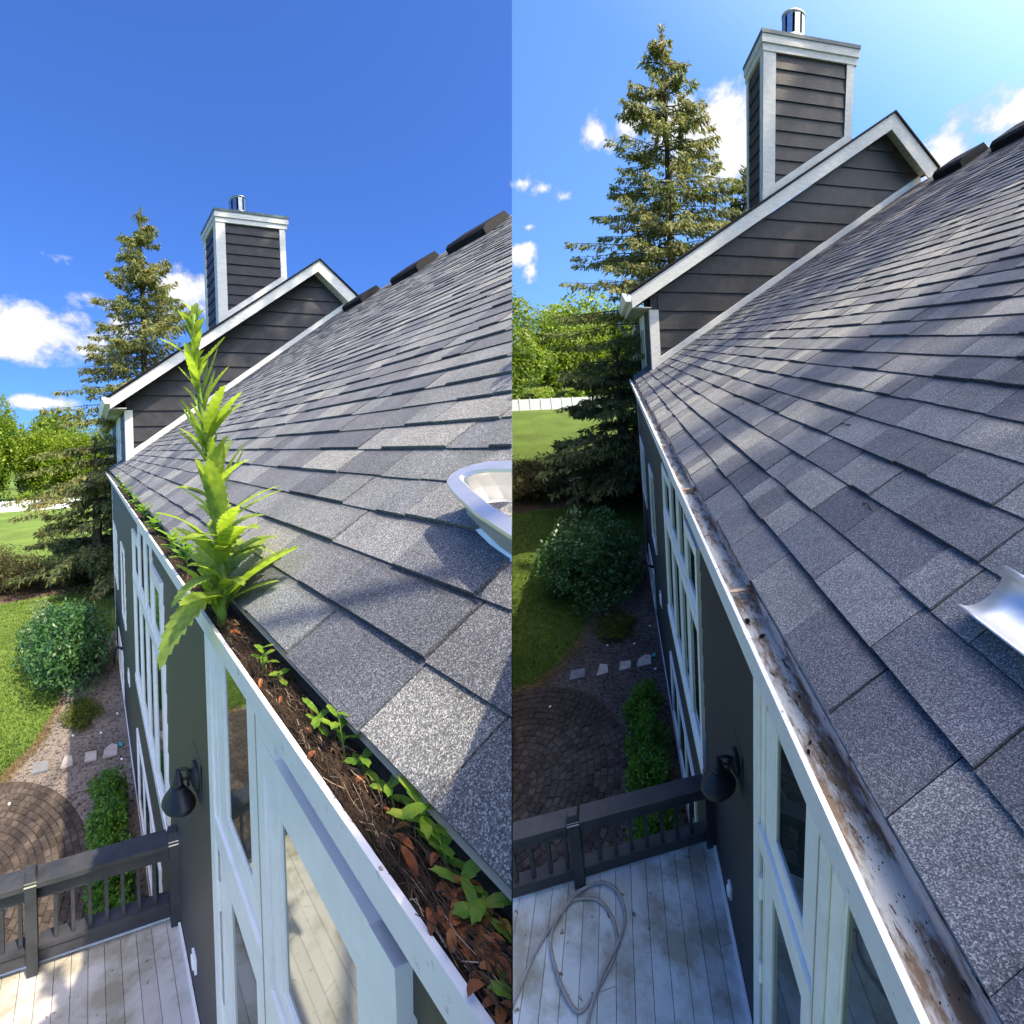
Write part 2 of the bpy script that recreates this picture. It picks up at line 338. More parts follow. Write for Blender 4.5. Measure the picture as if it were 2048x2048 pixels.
def leaf_cloud(mb, pts, size, rs, flat=0., droop=0., aspect=.5, rand_n=None):
    """one small four-sided leaf at every point, any way up"""
    n = len(pts); d = rs.normal(size=(n, 3)); d[:, 2] = d[:, 2] * (1 - flat) - droop; d /= np.linalg.norm(d, axis=1)[:, None]
    e = rs.normal(size=(n, 3)); e -= (e * d).sum(1)[:, None] * d; e /= np.linalg.norm(e, axis=1)[:, None]
    sz = size * rs.uniform(.6, 1.35, n)[:, None]
    a = pts; b = pts + d * sz * .5 + e * sz * aspect * .5; c = pts + d * sz; f = pts + d * sz * .5 - e * sz * aspect * .5
    V = np.stack([a, b, c, f], 1).reshape(-1, 3); k = mb.n
    mb.v += V.tolist(); mb.f += [(k + 4 * i, k + 4 * i + 1, k + 4 * i + 2, k + 4 * i + 3) for i in range(n)]; mb.c += [(1, 1, 1)] * (4 * n); mb.n += 4 * n

K = .653; Z0 = .134; Y0 = .115; SL = math.hypot(1, K)
def roofz(y): return Z0 + K * (y - Y0)
YW = .148; DZ = -3.03; GZ = -5.15; RIDGE = 8.2; GX = 12.99; FX = 12.64

# ------------------------------------------------------------------ the house
def build_house(w, nm, warm, P):
    ht = w.empty('house', (3, 2, GZ), P['house_label'], 'house')
    rs = random.Random(P['seed'])
    # --- roof
    roof = w.obj('roof', MB().add([(P['x0'], Y0 + .01, roofz(Y0) - .03), (15.1, Y0 + .01, roofz(Y0) - .03), (15.1, .62, roofz(.62) - .03), (13.3, .62, roofz(.62) - .03), (13.3, RIDGE, roofz(RIDGE) - .03), (P['x0'], RIDGE, roofz(RIDGE) - .03),
                                   (P['x0'], RIDGE + 7, roofz(RIDGE) - 4.6), (13.3, RIDGE + 7, roofz(RIDGE) - 4.6)], [(0, 1, 2, 3, 4, 5), (5, 4, 7, 6)]), 'plywood', ht)
    expo = .2195; ncourse = int((RIDGE - Y0) * SL / expo) + 1
    tones = [(.122, .130, .150), (.150, .158, .176), (.175, .184, .198), (.104, .112, .134), (.205, .212, .220), (.135, .140, .158), (.165, .176, .186), (.228, .232, .230)]
    tones = [(a_ * .84, b_ * .87, c_ * .90) for a_, b_, c_ in tones]
    pieces = []
    for c in range(ncourse):
        y0 = Y0 + c * expo / SL; xe = 15.05 if y0 < .58 else GX - .01
        x = P['x0'] - rs.random() * .3
        while x < xe:
            wd_ = rs.choice((.16, .2, .24, .3, .36, .42)); x1 = min(x + wd_, xe)
            if x1 - x > .04: pieces.append([x, x1, c, rs.randrange(8), rs.random() < .5, rs.random()])
            x += wd_
    def piece(mb, x0, x1, c, tn, thick, sh):
        y0 = Y0 + c * expo / SL; y1 = min(y0 + (expo + .012) / SL, RIDGE)
        t = .023 if thick else .013; ny, nz_ = -K / SL, 1 / SL
        j = (sh - .5) * .010; ya = y0 + j
        P_ = lambda x, y, h: (x, y + ny * h, roofz(y) + nz_ * h)
        ym = ya + (y1 - ya) * .70
        g = .0022
        vs = [P_(x0 + g, ya, 0), P_(x1 - g, ya, 0), P_(x0 + g, ya, t), P_(x1 - g, ya, t), P_(x0 + g, ym, t * .62), P_(x1 - g, ym, t * .62), P_(x0 + g, y1, .003), P_(x1 - g, y1, .003), P_(x0 + g, y1, -.004), P_(x1 - g, y1, -.004)]
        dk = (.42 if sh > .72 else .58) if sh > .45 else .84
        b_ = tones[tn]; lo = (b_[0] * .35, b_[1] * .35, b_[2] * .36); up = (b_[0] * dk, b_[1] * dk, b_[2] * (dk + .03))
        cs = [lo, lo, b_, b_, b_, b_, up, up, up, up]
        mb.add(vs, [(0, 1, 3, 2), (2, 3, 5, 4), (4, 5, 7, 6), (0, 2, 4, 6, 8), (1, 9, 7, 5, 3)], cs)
    def size(p):
        q = ((p[0] + p[1]) / 2, Y0 + (p[2] + .5) * expo / SL, roofz(Y0 + (p[2] + .5) * expo / SL)); v = w.w(q) - CAM; dep = -(v @ RC[:, 2])
        if dep < .15 or not w.inside(q): return 0
        u = v @ RC[:, 0] / dep; h = v @ RC[:, 1] / dep
        if abs(u) > 1.25 or abs(h) > 1.25: return 0
        return 1 / dep
    pieces.sort(key=lambda p: -size(p))
    lib = {}
    for p in pieces[:298]:
        x0, x1, c, tn, th, sh = p; key = (round(x1 - x0, 3), tn, th, sh > .55)
        full = w.inside((x0 - .02, Y0 + c * expo / SL, .5), .05) and w.inside((x1 + .02, Y0 + (c + 1) * expo / SL, .5), .05)
        full = full and all(w.sign * ((w.w((xx, Y0 + cc * expo / SL, roofz(Y0 + cc * expo / SL))) - CAM) @ CX) > .03 for xx in (x0, x1) for cc in (c, c + 1))
        if full and key in lib:
            src, bx, bc = lib[key]; dy = expo / SL
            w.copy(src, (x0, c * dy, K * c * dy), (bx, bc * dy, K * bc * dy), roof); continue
        mb = MB(); piece(mb, x0, x1, c, tn, th, sh)
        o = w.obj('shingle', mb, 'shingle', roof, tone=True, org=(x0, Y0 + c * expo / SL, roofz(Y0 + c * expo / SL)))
        if o and full: lib[key] = (o, x0, c)
    mb = MB()
    for p in pieces[298:]: piece(mb, *p)
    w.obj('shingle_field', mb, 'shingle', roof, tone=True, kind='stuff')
    mb = MB(); x = P['x0']
    while x < 12.6:
        mb.prism([(RIDGE - .16, roofz(RIDGE - .16) + .022), (RIDGE, roofz(RIDGE) + .04 + rs.random() * .006), (RIDGE + .16, roofz(RIDGE - .16) + .022), (RIDGE + .16, roofz(RIDGE - .16)), (RIDGE - .16, roofz(RIDGE - .16))], 'x', x, x + .225); x += .23
    mb.c = [(.12, .125, .14)] * len(mb.v)
    w.obj('ridge_cap', mb, 'shingle', roof, tone=True, kind='stuff')
    for (vx, vy) in P['vents']:
        v = w.empty('roof_vent', (vx, vy, roofz(vy)), parent=ht)
        hgt = .2; L_ = .95; D_ = .34
        def rp(x, y, h): return (x, y - K / SL * h, roofz(y) + h / SL)
        m = MB()
        for (a, b) in ((vx, vx + L_ * .5), (vx + L_ * .5 + .012, vx + L_)):
            m.add([rp(a, vy - D_, 0), rp(b, vy - D_, 0), rp(a, vy - D_, hgt * .75), rp(b, vy - D_, hgt * .75), rp(a, vy - D_ * .78, hgt), rp(b, vy - D_ * .78, hgt), rp(a, vy + D_ * .8, hgt), rp(b, vy + D_ * .8, hgt), rp(a, vy + D_, 0), rp(b, vy + D_, 0)],
                  [(0, 1, 3, 2), (2, 3, 5, 4), (4, 5, 7, 6), (6, 7, 9, 8), (0, 2, 4, 6, 8), (1, 9, 7, 5, 3)])
        w.obj('hood', m, 'vent_plastic', v)
        m = MB(); m.add([rp(vx - .05, vy - D_ - .06, .02), rp(vx + L_ + .05, vy - D_ - .06, .02), rp(vx + L_ + .05, vy + D_ + .1, .02), rp(vx - .05, vy + D_ + .1, .02)], [(0, 1, 2, 3)])
        w.obj('base_flange', m, 'vent_plastic', v)
    # --- long wall with lap boards
    wall = w.obj('wall', MB().box(P['x0'] - .1, 13.35, YW, 3.0, GZ - .05, .02), 'wall_paint', ht)
    z = GZ + .12; i = 0
    while z < -.02:
        z1 = min(z + .26, .0)
        w.obj('siding_board', MB().prism([(YW - .013, z), (YW - .001, z), (YW - .001, z1 - .004), (YW - .004, z1 - .004)], 'x', P['x0'] - .1, 13.36), 'wall_paint', wall); z += .26
    w.obj('base_trim', MB().box(3.6, 13.4, YW - .022, YW - .0005, GZ + .0, GZ + .085), 'window_white', wall)
    w.obj('corner_board', MB().box(13.353, 13.45, YW - .02, YW + .1, GZ, .0), 'trim', wall)
    w.obj('corner_board', MB().box(13.36, 13.40, YW + .102, 3., GZ, .0), 'wall_paint', wall)
    # --- gutter
    gt = w.empty('gutter', (4, 0, 0), parent=ht)
    x0g, x1g = P['x0'], 14.6
    h = P['rim']
    w.obj('front_lip', MB().prism([(-.003, -.012), (.012, -.012), (.011, h * .5), (.003, h - .006), (.011, h - .006), (.011, h), (-.005, h), (-.005, h * .55)], 'x', x0g, x1g), 'gutter_rim', gt)
    w.obj('trough', MB().prism([(.013, P['floor'] - .008), (.128, P['floor'] - .008), (.128, P['back']), (.122, P['back']), (.122, P['floor']), (.018, P['floor'])], 'x', x0g, x1g), P['trough'], gt)
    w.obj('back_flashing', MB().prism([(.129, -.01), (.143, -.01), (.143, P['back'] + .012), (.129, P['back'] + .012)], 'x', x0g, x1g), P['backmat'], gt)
    for hx in np.arange(.62, 12, .92): w.obj('lip_screw', MB().lathe((hx, .003, h), [(.0038, 0), (.0034, .002), (.002, .003)], 8), 'seal', gt)
    for hx in (1.9, 5.6, 9.4): w.obj('lip_seam', MB().box(hx, hx + .05, -.007, .013, h, h + .0025), 'gutter_rim', gt)
    for hx in P['hangers']:
        w.obj('hanger', MB().box(hx - .012, hx + .012, .004, .126, h - .016, h - .010).box(hx - .018, hx + .018, .10, .125, h - .03, h - .004), 'hanger_metal', gt)
    # --- windows of the long wall
    yo, yi = YW - .036, YW - .002
    def frame(x0, x1, z0, z1, t, y0=None, y1=yi):
        y0 = yo if y0 is None else y0
        return MB().box(x0, x1, y0, y1, z1 - t, z1).box(x0, x1, y0, y1, z0, z0 + t).box(x0, x0 + t, y0, y1, z0 + t, z1 - t).box(x1 - t, x1, y0, y1, z0 + t, z1 - t)
    def window(name, x0, x1, z0, z1, t=.05, cols=1, gt_=.04, rows=()):
        wn = w.empty(name, ((x0 + x1) / 2, YW, z0), parent=ht)
        w.obj('frame', frame(x0, x1, z0, z1, t), 'window_white', wn)
        W_ = (x1 - x0 - 2 * t - gt_ * (cols - 1)) / cols
        zs = [z0 + t] + [r for r in rows] + [z1 - t]
        for cidx in range(cols):
            a = x0 + t + cidx * (W_ + gt_); b = a + W_
            if cidx < cols - 1: w.obj('mullion', MB().box(b, b + gt_, yo + .0040, yi - .001, z0 + t, z1 - t), 'window_white', wn)
            for k in range(len(zs) - 1):
                za = zs[k] + (.05 if k else 0); zb = zs[k + 1] - (.05 if k < len(zs) - 2 else 0)
                w.obj('sash', frame(a + .002, b - .002, za + .002, zb - .002, .022, yo + .0092, yi - .002), 'window_white', wn)
                w.obj('pane', MB().box(a + .022, b - .022, yo + .0178, yi - .003, za + .022, zb - .022), 'glass', wn)
        for k, r in enumerate(rows): w.obj('transom', MB().box(x0 + t, x1 - t, yo - .006, yi - .004, r - .05, r + .05), 'window_white', wn)
        return wn
    window('window', 11.3, 13.0, -2.87, -1.33, .09, 2)
    window('window', 8.68, 9.62, -2.86, -1.25, .08, 1)
    window('window', 10.05, 11.65, -5.04, -3.97, .08, 2)
    window('window', 4.45, 6.78, -4.75, -3.6, .07, 3)
    # tall group of casements, middle two columns reach up under the gutter
    wg = w.empty('window_group', (5.1, YW, -2.6), parent=ht)
    cols_ = [(3.84, 4.42, -.5), (4.45, 4.98, -.2), (5.01, 5.66, -.2), (5.69, 6.42, -.5)]
    for (a, b, zt) in cols_:
        w.obj('frame', frame(a, b, -1.07, zt, .035), 'window_white', wg); w.obj('pane', MB().box(a + .075, b - .075, yo + .0198, yi - .003, -1.0, zt - .075), 'glass', wg)
        w.obj('sash', frame(a + .037, b - .037, -1.07 + .037, zt - .037, .035, yo + .0092, yi - .004), 'window_white', wg)
        w.obj('frame', frame(a, b, -2.6, -1.2, .035), 'window_white', wg); w.obj('pane', MB().box(a + .075, b - .075, yo + .0198, yi - .003, -2.52, -1.27), 'glass', wg)
        w.obj('sash', frame(a + .037, b - .037, -2.6 + .037, -1.2 - .037, .035, yo + .0092, yi - .004), 'window_white', wg)
    w.obj('transom', MB().box(3.80, 6.46, yo - .012, yi, -1.198, -1.072), 'window_white', wg)
    w.obj('trim_board', MB().box(3.76, 3.838, yo - .004, yi, -2.66, -.42), 'window_white', wg)
    w.obj('trim_board', MB().box(6.425, 6.52, yo - .004, yi, -2.66, -.42), 'window_white', wg)
    w.obj('sill', MB().box(3.76, 6.52, yo - .014, yi, -2.72, -2.602), 'window_white', wg)
    w.obj('header', MB().box(3.84, 4.42, yo - .003, yi, -.498, -.42), 'window_white', wg); w.obj('header', MB().box(5.69, 6.42, yo - .003, yi, -.498, -.42), 'window_white', wg)
    # big patio window beside the gutter
    bw = w.empty('patio_window', (1.5, YW, DZ), parent=ht)
    w.obj('side_jamb', MB().box(2.085, 2.165, yo - .012, yi, DZ + .01, -.06), 'window_white', bw)
    w.obj('jamb', MB().box(2.03, 2.083, yo + .0013, yi, DZ + .01, -.06), 'window_white', bw)
    w.obj('jamb_seal', MB().box(2.048, 2.064, yo - .004, yo + .0007, DZ + .1, -1.22), 'seal', bw)
    for hz in (-1.45, -2.05, -2.7): w.obj('hinge', MB().tube([(2.056, yo - .006, hz - .07), (2.056, yo - .006, hz + .07)], .011, 8), 'window_white', bw)
    w.obj('mullion', MB().box(1.395, 1.47, yo - .010, yi, DZ + .01, -.06), 'window_white', bw)
    w.obj('mullion_groove', MB().box(1.452, 1.458, yo - .0125, yo - .009, DZ + .02, -.07), 'seal', bw)
    w.obj('sash', frame(1.472, 2.028, -1.075, -.06, .13 if False else .115, yo + .0066), 'window_white', bw)
    w.obj('glazing_bead', frame(1.585, 1.915, -.965, -.17, .018, yo + .0106), 'window_white', bw)
    w.obj('pane', MB().box(1.602, 1.898, yo + .0172, yi, -.948, -.188), 'glass', bw)
    w.obj('transom', MB().box(1.472, 2.083, yo - .011, yi, -1.20, -1.077), 'window_white', bw)
    w.obj('door_sash', frame(1.472, 2.028, DZ + .02, -1.202, .11, yo + .0053), 'window_white', bw)
    w.obj('pane', MB().box(1.58, 1.92, yo + .0172, yi, DZ + .13, -1.31), 'glass', bw)
    a0, a1 = P['w2']
    w.obj('sash', frame(a0, 1.393, -1.11, P['w2top'], .075, yo + .0040), 'window_white', bw)
    w.obj('glazing_bead', frame(a0 + .073, 1.32, -1.037, P['w2top'] - .073, .018, yo + .0092), 'window_white', bw)
    w.obj('pane', MB().box(a0 + .09, 1.303, yo + .0172, yi, -1.02, P['w2top'] - .09), 'glass', bw)
    w.obj('transom', MB().box(a1, 1.393, yo - .011, yi, -1.235, -1.112), 'window_white', bw)
    w.obj('header_trim', MB().box(a1, 1.393, yo - .014, yi, P['w2top'] + .002, P['w2top'] + .115), 'window_white', bw)
    w.obj('header_trim', MB().box(1.285, 1.393, yo - .012, yi, P['w2top'] + .117, -.06), 'window_white', bw)
    w.obj('side_trim', MB().box(a1 - .002, a0 - .002, yo - .016, yi, DZ, P['w2top'] + .115), 'window_white', bw)
    w.obj('door_sash', frame(a0, 1.393, DZ + .02, -1.237, .09, yo + .0053), 'window_white', bw)
    w.obj('pane', MB().box(a0 + .09, 1.303, yo + .0172, yi, DZ + .11, -1.33), 'glass', bw)
    # outlets and the hose bib
    def lbox(name, x, z, a, b, mat): w.obj(name, MB().box(x - a, x + a, YW - .03, YW - .013, z - b, z + b).box(x - a * .6, x + a * .6, YW - .042, YW - .03, z - b * .6, z + b * .6), mat, ht)
    lbox('outlet_cover', 2.84, -2.68, .035, .05, 'window_white'); lbox('outlet_cover', 8.26, -3.57, .13, .12, 'window_white')
    w.obj('hose_bib', MB().tube([(10.3, .14, -3.95), (10.32, .02, -3.9), (10.3, -.07, -4.0), (10.3, -.06, -4.25)], .035, 7), 'rubber_black', ht, smooth=True)
    # --- cross gable
    gw = w.empty('gable_wing', (GX, 4, 2), parent=ht)
    gp = [(.6, roofz(.6)), (8.4, roofz(8.4)), (7.22, 6.62), (.0, 1.9)]
    gp[3] = (.6, 6.62 - (7.22 - .6) * .652)
    w.obj('gable_wall', MB().prism([(.6, 0.)] + [(8.6, 0.)] + [(8.45, 5.65), (7.22, 6.7), (.6, 2.3)], 'x', GX, GX + .3), 'siding', gw)
    w.obj('side_wall', MB().box(GX + .301, 26.5, .6, .8, GZ, 2.25), 'siding', gw)
    z = .55
    while z < 6.7:
        poly = [(.8, z), (9., z), (9., z + .465), (.8, z + .465)]
        poly = clip_poly(poly, -K, -0, 0) if False else poly
        poly = clip_poly(poly, K, -1, K * Y0 - Z0 - .10)            # above the main roof flashing
        poly = clip_poly(poly, -.652, 1, 6.62 - 7.22 * .652) if poly else poly
        poly = clip_poly(poly, .86, 1, 6.62 + 7.22 * .86) if poly else poly
        if len(poly) > 2:
            vs = [(GX - .004 - .030 * (1 - (p[1] - z) / .475), p[0], p[1]) for p in poly] + [(GX + .0, p[0], p[1]) for p in poly]; n = len(poly)
            w.obj('siding_board', MB().add(vs, [tuple(range(n)), tuple(range(n, 2 * n))[::-1]] + [(i, i + n, (i + 1) % n + n, (i + 1) % n) for i in range(n)]), 'siding', gw)
        z += .475
    w.obj('corner_board', MB().box(GX - .045, GX - .001, .56, .80, roofz(.56), 1.99).box(GX, GX + .26, .56, .597, roofz(.56), 1.99), 'trim', gw)
    w.obj('wall_flashing', MB().add([(GX - .05, .8, roofz(.8) + .02), (GX - .05, 8.4, roofz(8.4) + .02), (GX - .05, 8.4, roofz(8.4) + .20), (GX - .05, .8, roofz(.8) + .20),
                                     (GX, .8, roofz(.8) + .02), (GX, 8.4, roofz(8.4) + .02), (GX, 8.4, roofz(8.4) + .22), (GX, .8, roofz(.8) + .22)], [(0, 1, 2, 3), (3, 2, 6, 7), (0, 3, 7, 4), (1, 5, 6, 2)]), 'trim', gw)
    # rake boards: left slope and short right slope
    w.obj('rake_board', MB().prism([(.13, 2.01), (.09, 2.33), (7.26, 7.06), (7.2, 6.70 - .03)], 'x', FX, FX + .05), 'trim', gw)
    w.obj('rake_board', MB().prism([(7.202, 6.66), (7.262, 7.06), (8.72, 5.86), (8.5, 5.56)], 'x', FX + .001, FX + .052), 'trim', gw)
    def slab(name, a, b, h, x0, x1, mat, extra=0):
        (ya, za), (yb, zb) = a, b
        return w.obj(name, MB().prism([(ya, za), (yb, zb), (yb, zb + h), (ya, za + h)], 'x', x0, x1), mat, gw)
    slab('wing_roof', (.03, 2.335), (7.262, 7.068), .05, FX - .04, 26, 'vent_plastic'); slab('wing_roof', (7.262, 7.068), (8.78, 5.85), .05, FX - .04, 14.5, 'vent_plastic')
    w.obj('rake_soffit', MB().prism([(.16, 2.07), (7.2, 6.70), (7.2, 6.72), (.16, 2.09)], 'x', FX + .051, GX + .0), 'soffit', gw)
    for k in range(9):      # soffit planks under the short slope
        t0, t1 = k / 9, (k + 1) / 9 - .012; f = lambda t: (7.2 + 1.2 * t, 6.72 - 1.02 * t)
        (ya, za), (yb, zb) = f(t0), f(t1)
        w.obj('soffit_plank', MB().prism([(ya, za), (yb, zb), (yb, zb + .02), (ya, za + .02)], 'x', FX + .053, GX - .001), 'soffit', gw)
    w.obj('eave_soffit', MB().box(FX + .06, 26, .13, .6, 2.02, 2.04), 'soffit', gw)
    w.obj('eave_fascia', MB().box(FX + .055, 26, .10, .128, 2.0, 2.31), 'trim', gw)
    w.obj('wing_gutter', MB().prism([(-.10, 2.30), (-.12, 2.36), (.095, 2.33), (.095, 2.16), (-.03, 2.16)], 'x', FX - .02, 24.), 'window_white', gw)
    w.obj('downspout', MB().tube([(22.5, -.03, 2.2), (22.5, -.03, 1.85), (22.8, .2, 1.5), (23.2, .55, 1.3), (23.3, .57, .2)], .09, 8), 'window_white', gw, smooth=True)
    for (xa, xb) in ((15.3, 17.8), (21.2, 25.)):
        wn = w.empty('wing_window', (xa, .6, 0), parent=gw)
        w.obj('frame', MB().box(xa, xb, .57, .598, 1.55, 1.98).box(xa, xa + .42, .565, .597, -1.2, 1.548).box(xb - .42, xb, .565, .597, -1.2, 1.548).box((xa + xb) / 2 - .16, (xa + xb) / 2 + .16, .565, .597, -1.2, 1.548), 'window_white', gw)
        w.obj('pane', MB().box(xa + .4, xb - .4, .58, .596, -1.2, 1.56), 'glass', gw)
        bpy.data.objects.remove(wn)
    z = -.4
    while z < 2.0:
        for (xa, xb) in ((13.27, 15.28), (17.82, 21.18)):
            w.obj('siding_board', MB().prism([(.572, z), (.599, z), (.599, z + .455), (.59, z + .455)], 'x', xa, xb), 'siding', gw)
        z += .47
    # --- chimney
    ch = w.empty('chimney', (13.5, 4.8, 5), parent=ht)
    cx0, cx1, cy0, cy1, cz0, cz1 = 12.83, 14.3, 3.66, 6.05, 3.4, 8.06
    w.obj('core', MB().prism(clip_poly([(cy0 + .02, 3.2), (cy1 - .02, 3.2), (cy1 - .02, 8.3), (cy0 + .02, 8.3)], .652, -1, 7.262 * .652 - 7.06), 'x', cx0 + .021, cx1 - .02), 'siding', ch)
    def above(poly): return clip_poly(poly, .652, -1, 7.262 * .652 - 7.10)        # keep what stands clear of the wing roof
    z = 3.72 - .335
    while z < cz1:
        z1 = min(z + .329, cz1 - .0)
        poly = above([(cy0 + .28, z), (cy1 - .18, z), (cy1 - .18, z1), (cy0 + .28, z1)])
        if len(poly) > 2:
            n = len(poly); vs = [(cx0 - .03 * (1 - (p[1] - z) / .335), p[0], p[1]) for p in poly] + [(cx0 + .02, p[0], p[1]) for p in poly]
            w.obj('siding_board', MB().add(vs, [tuple(range(n)), tuple(range(n, 2 * n))[::-1]] + [(i, i + n, (i + 1) % n + n, (i + 1) % n) for i in range(n)]), 'siding', ch)
        if z1 > 4.75: w.obj('siding_board', MB().add([(cx0 + .24, cy0 - .03, z), (cx1 - .2, cy0 - .03, z), (cx1 - .2, cy0 + .005, z1), (cx0 + .24, cy0 + .005, z1), (cx0 + .24, cy0 + .02, z), (cx1 - .2, cy0 + .02, z)], [(0, 1, 2, 3), (0, 4, 5, 1)]), 'siding', ch)
        z += .335
    w.obj('corner_board', MB().prism(above([(cy0 - .045, 3.3), (cy0 + .28, 3.3), (cy0 + .28, cz1), (cy0 - .045, cz1)]), 'x', cx0 - .045, cx0 + .02).box(cx0 + .0205, cx0 + .24, cy0 - .045, cy0 + .02, 4.7, cz1), 'trim', ch)
    w.obj('corner_board', MB().prism(above([(cy1 - .18, 4.6), (cy1 + .03, 4.6), (cy1 + .03, cz1), (cy1 - .18, cz1)]), 'x', cx0 - .045, cx0 + .02), 'trim', ch)
    w.obj('corner_board', MB().box(cx1 - .2, cx1, cy0 - .045, cy0 + .02, 4.7, cz1), 'trim', ch)
    w.obj('base_flashing', MB().prism([(cy0 - .06, 7.11 - .652 * (7.262 - cy0 + .06)), (cy1 + .03, 7.11 - .652 * (7.262 - cy1 - .03)), (cy1 + .03, 7.33 - .652 * (7.262 - cy1 - .03)), (cy0 - .06, 7.33 - .652 * (7.262 - cy0 + .06))], 'x', cx0 - .06, cx0 - .046), 'trim', ch)
    w.obj('cap_trim', MB().box(cx0 - .06, cx1 + .06, cy0 - .06, cy1 + .1, cz1, cz1 + .16), 'trim', ch)
    w.obj('cap_trim', MB().box(cx0 - .09, cx1 + .09, cy0 - .09, cy1 + .14, cz1 + .161, cz1 + .34), 'trim', ch)
    w.obj('chase_cover', MB().box(cx0 - .11, cx1 + .11, cy0 - .11, cy1 + .16, cz1 + .341, cz1 + .42), 'cap_metal', ch)
    fc = (13.5, 4.66, cz1 + .42)
    w.obj('flue_collar', MB().lathe(fc, [(.16, 0), (.15, .14), (.2, .17), (.30, .20), (.32, .29), (.30, .33)], 20), 'steel', ch, smooth=True)
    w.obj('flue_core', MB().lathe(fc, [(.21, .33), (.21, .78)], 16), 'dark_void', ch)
    for k in range(9):
        a0_, a1_ = 2 * math.pi * (k + .16) / 9, 2 * math.pi * (k + .84) / 9
        q = [(fc[0] + .295 * math.cos(a), fc[1] + .295 * math.sin(a)) for a in (a0_, a1_)] + [(fc[0] + .28 * math.cos(a), fc[1] + .28 * math.sin(a)) for a in (a1_, a0_)]
        w.obj('flue_baffle', MB().prism(q, 'z', fc[2] + .33, fc[2] + .78), 'steel', ch)
    w.obj('flue_lid', MB().lathe(fc, [(.31, .78), (.31, .82), (.2, .85), (.02, .865)], 20), 'steel', ch, smooth=True)
    w.obj('rear_roof', MB().prism([(6.35, 6.2), (6.25, 7.05), (7.6, 6.9), (8.2, 6.0)], 'x', 14.2, 16), 'vent_plastic', ht)

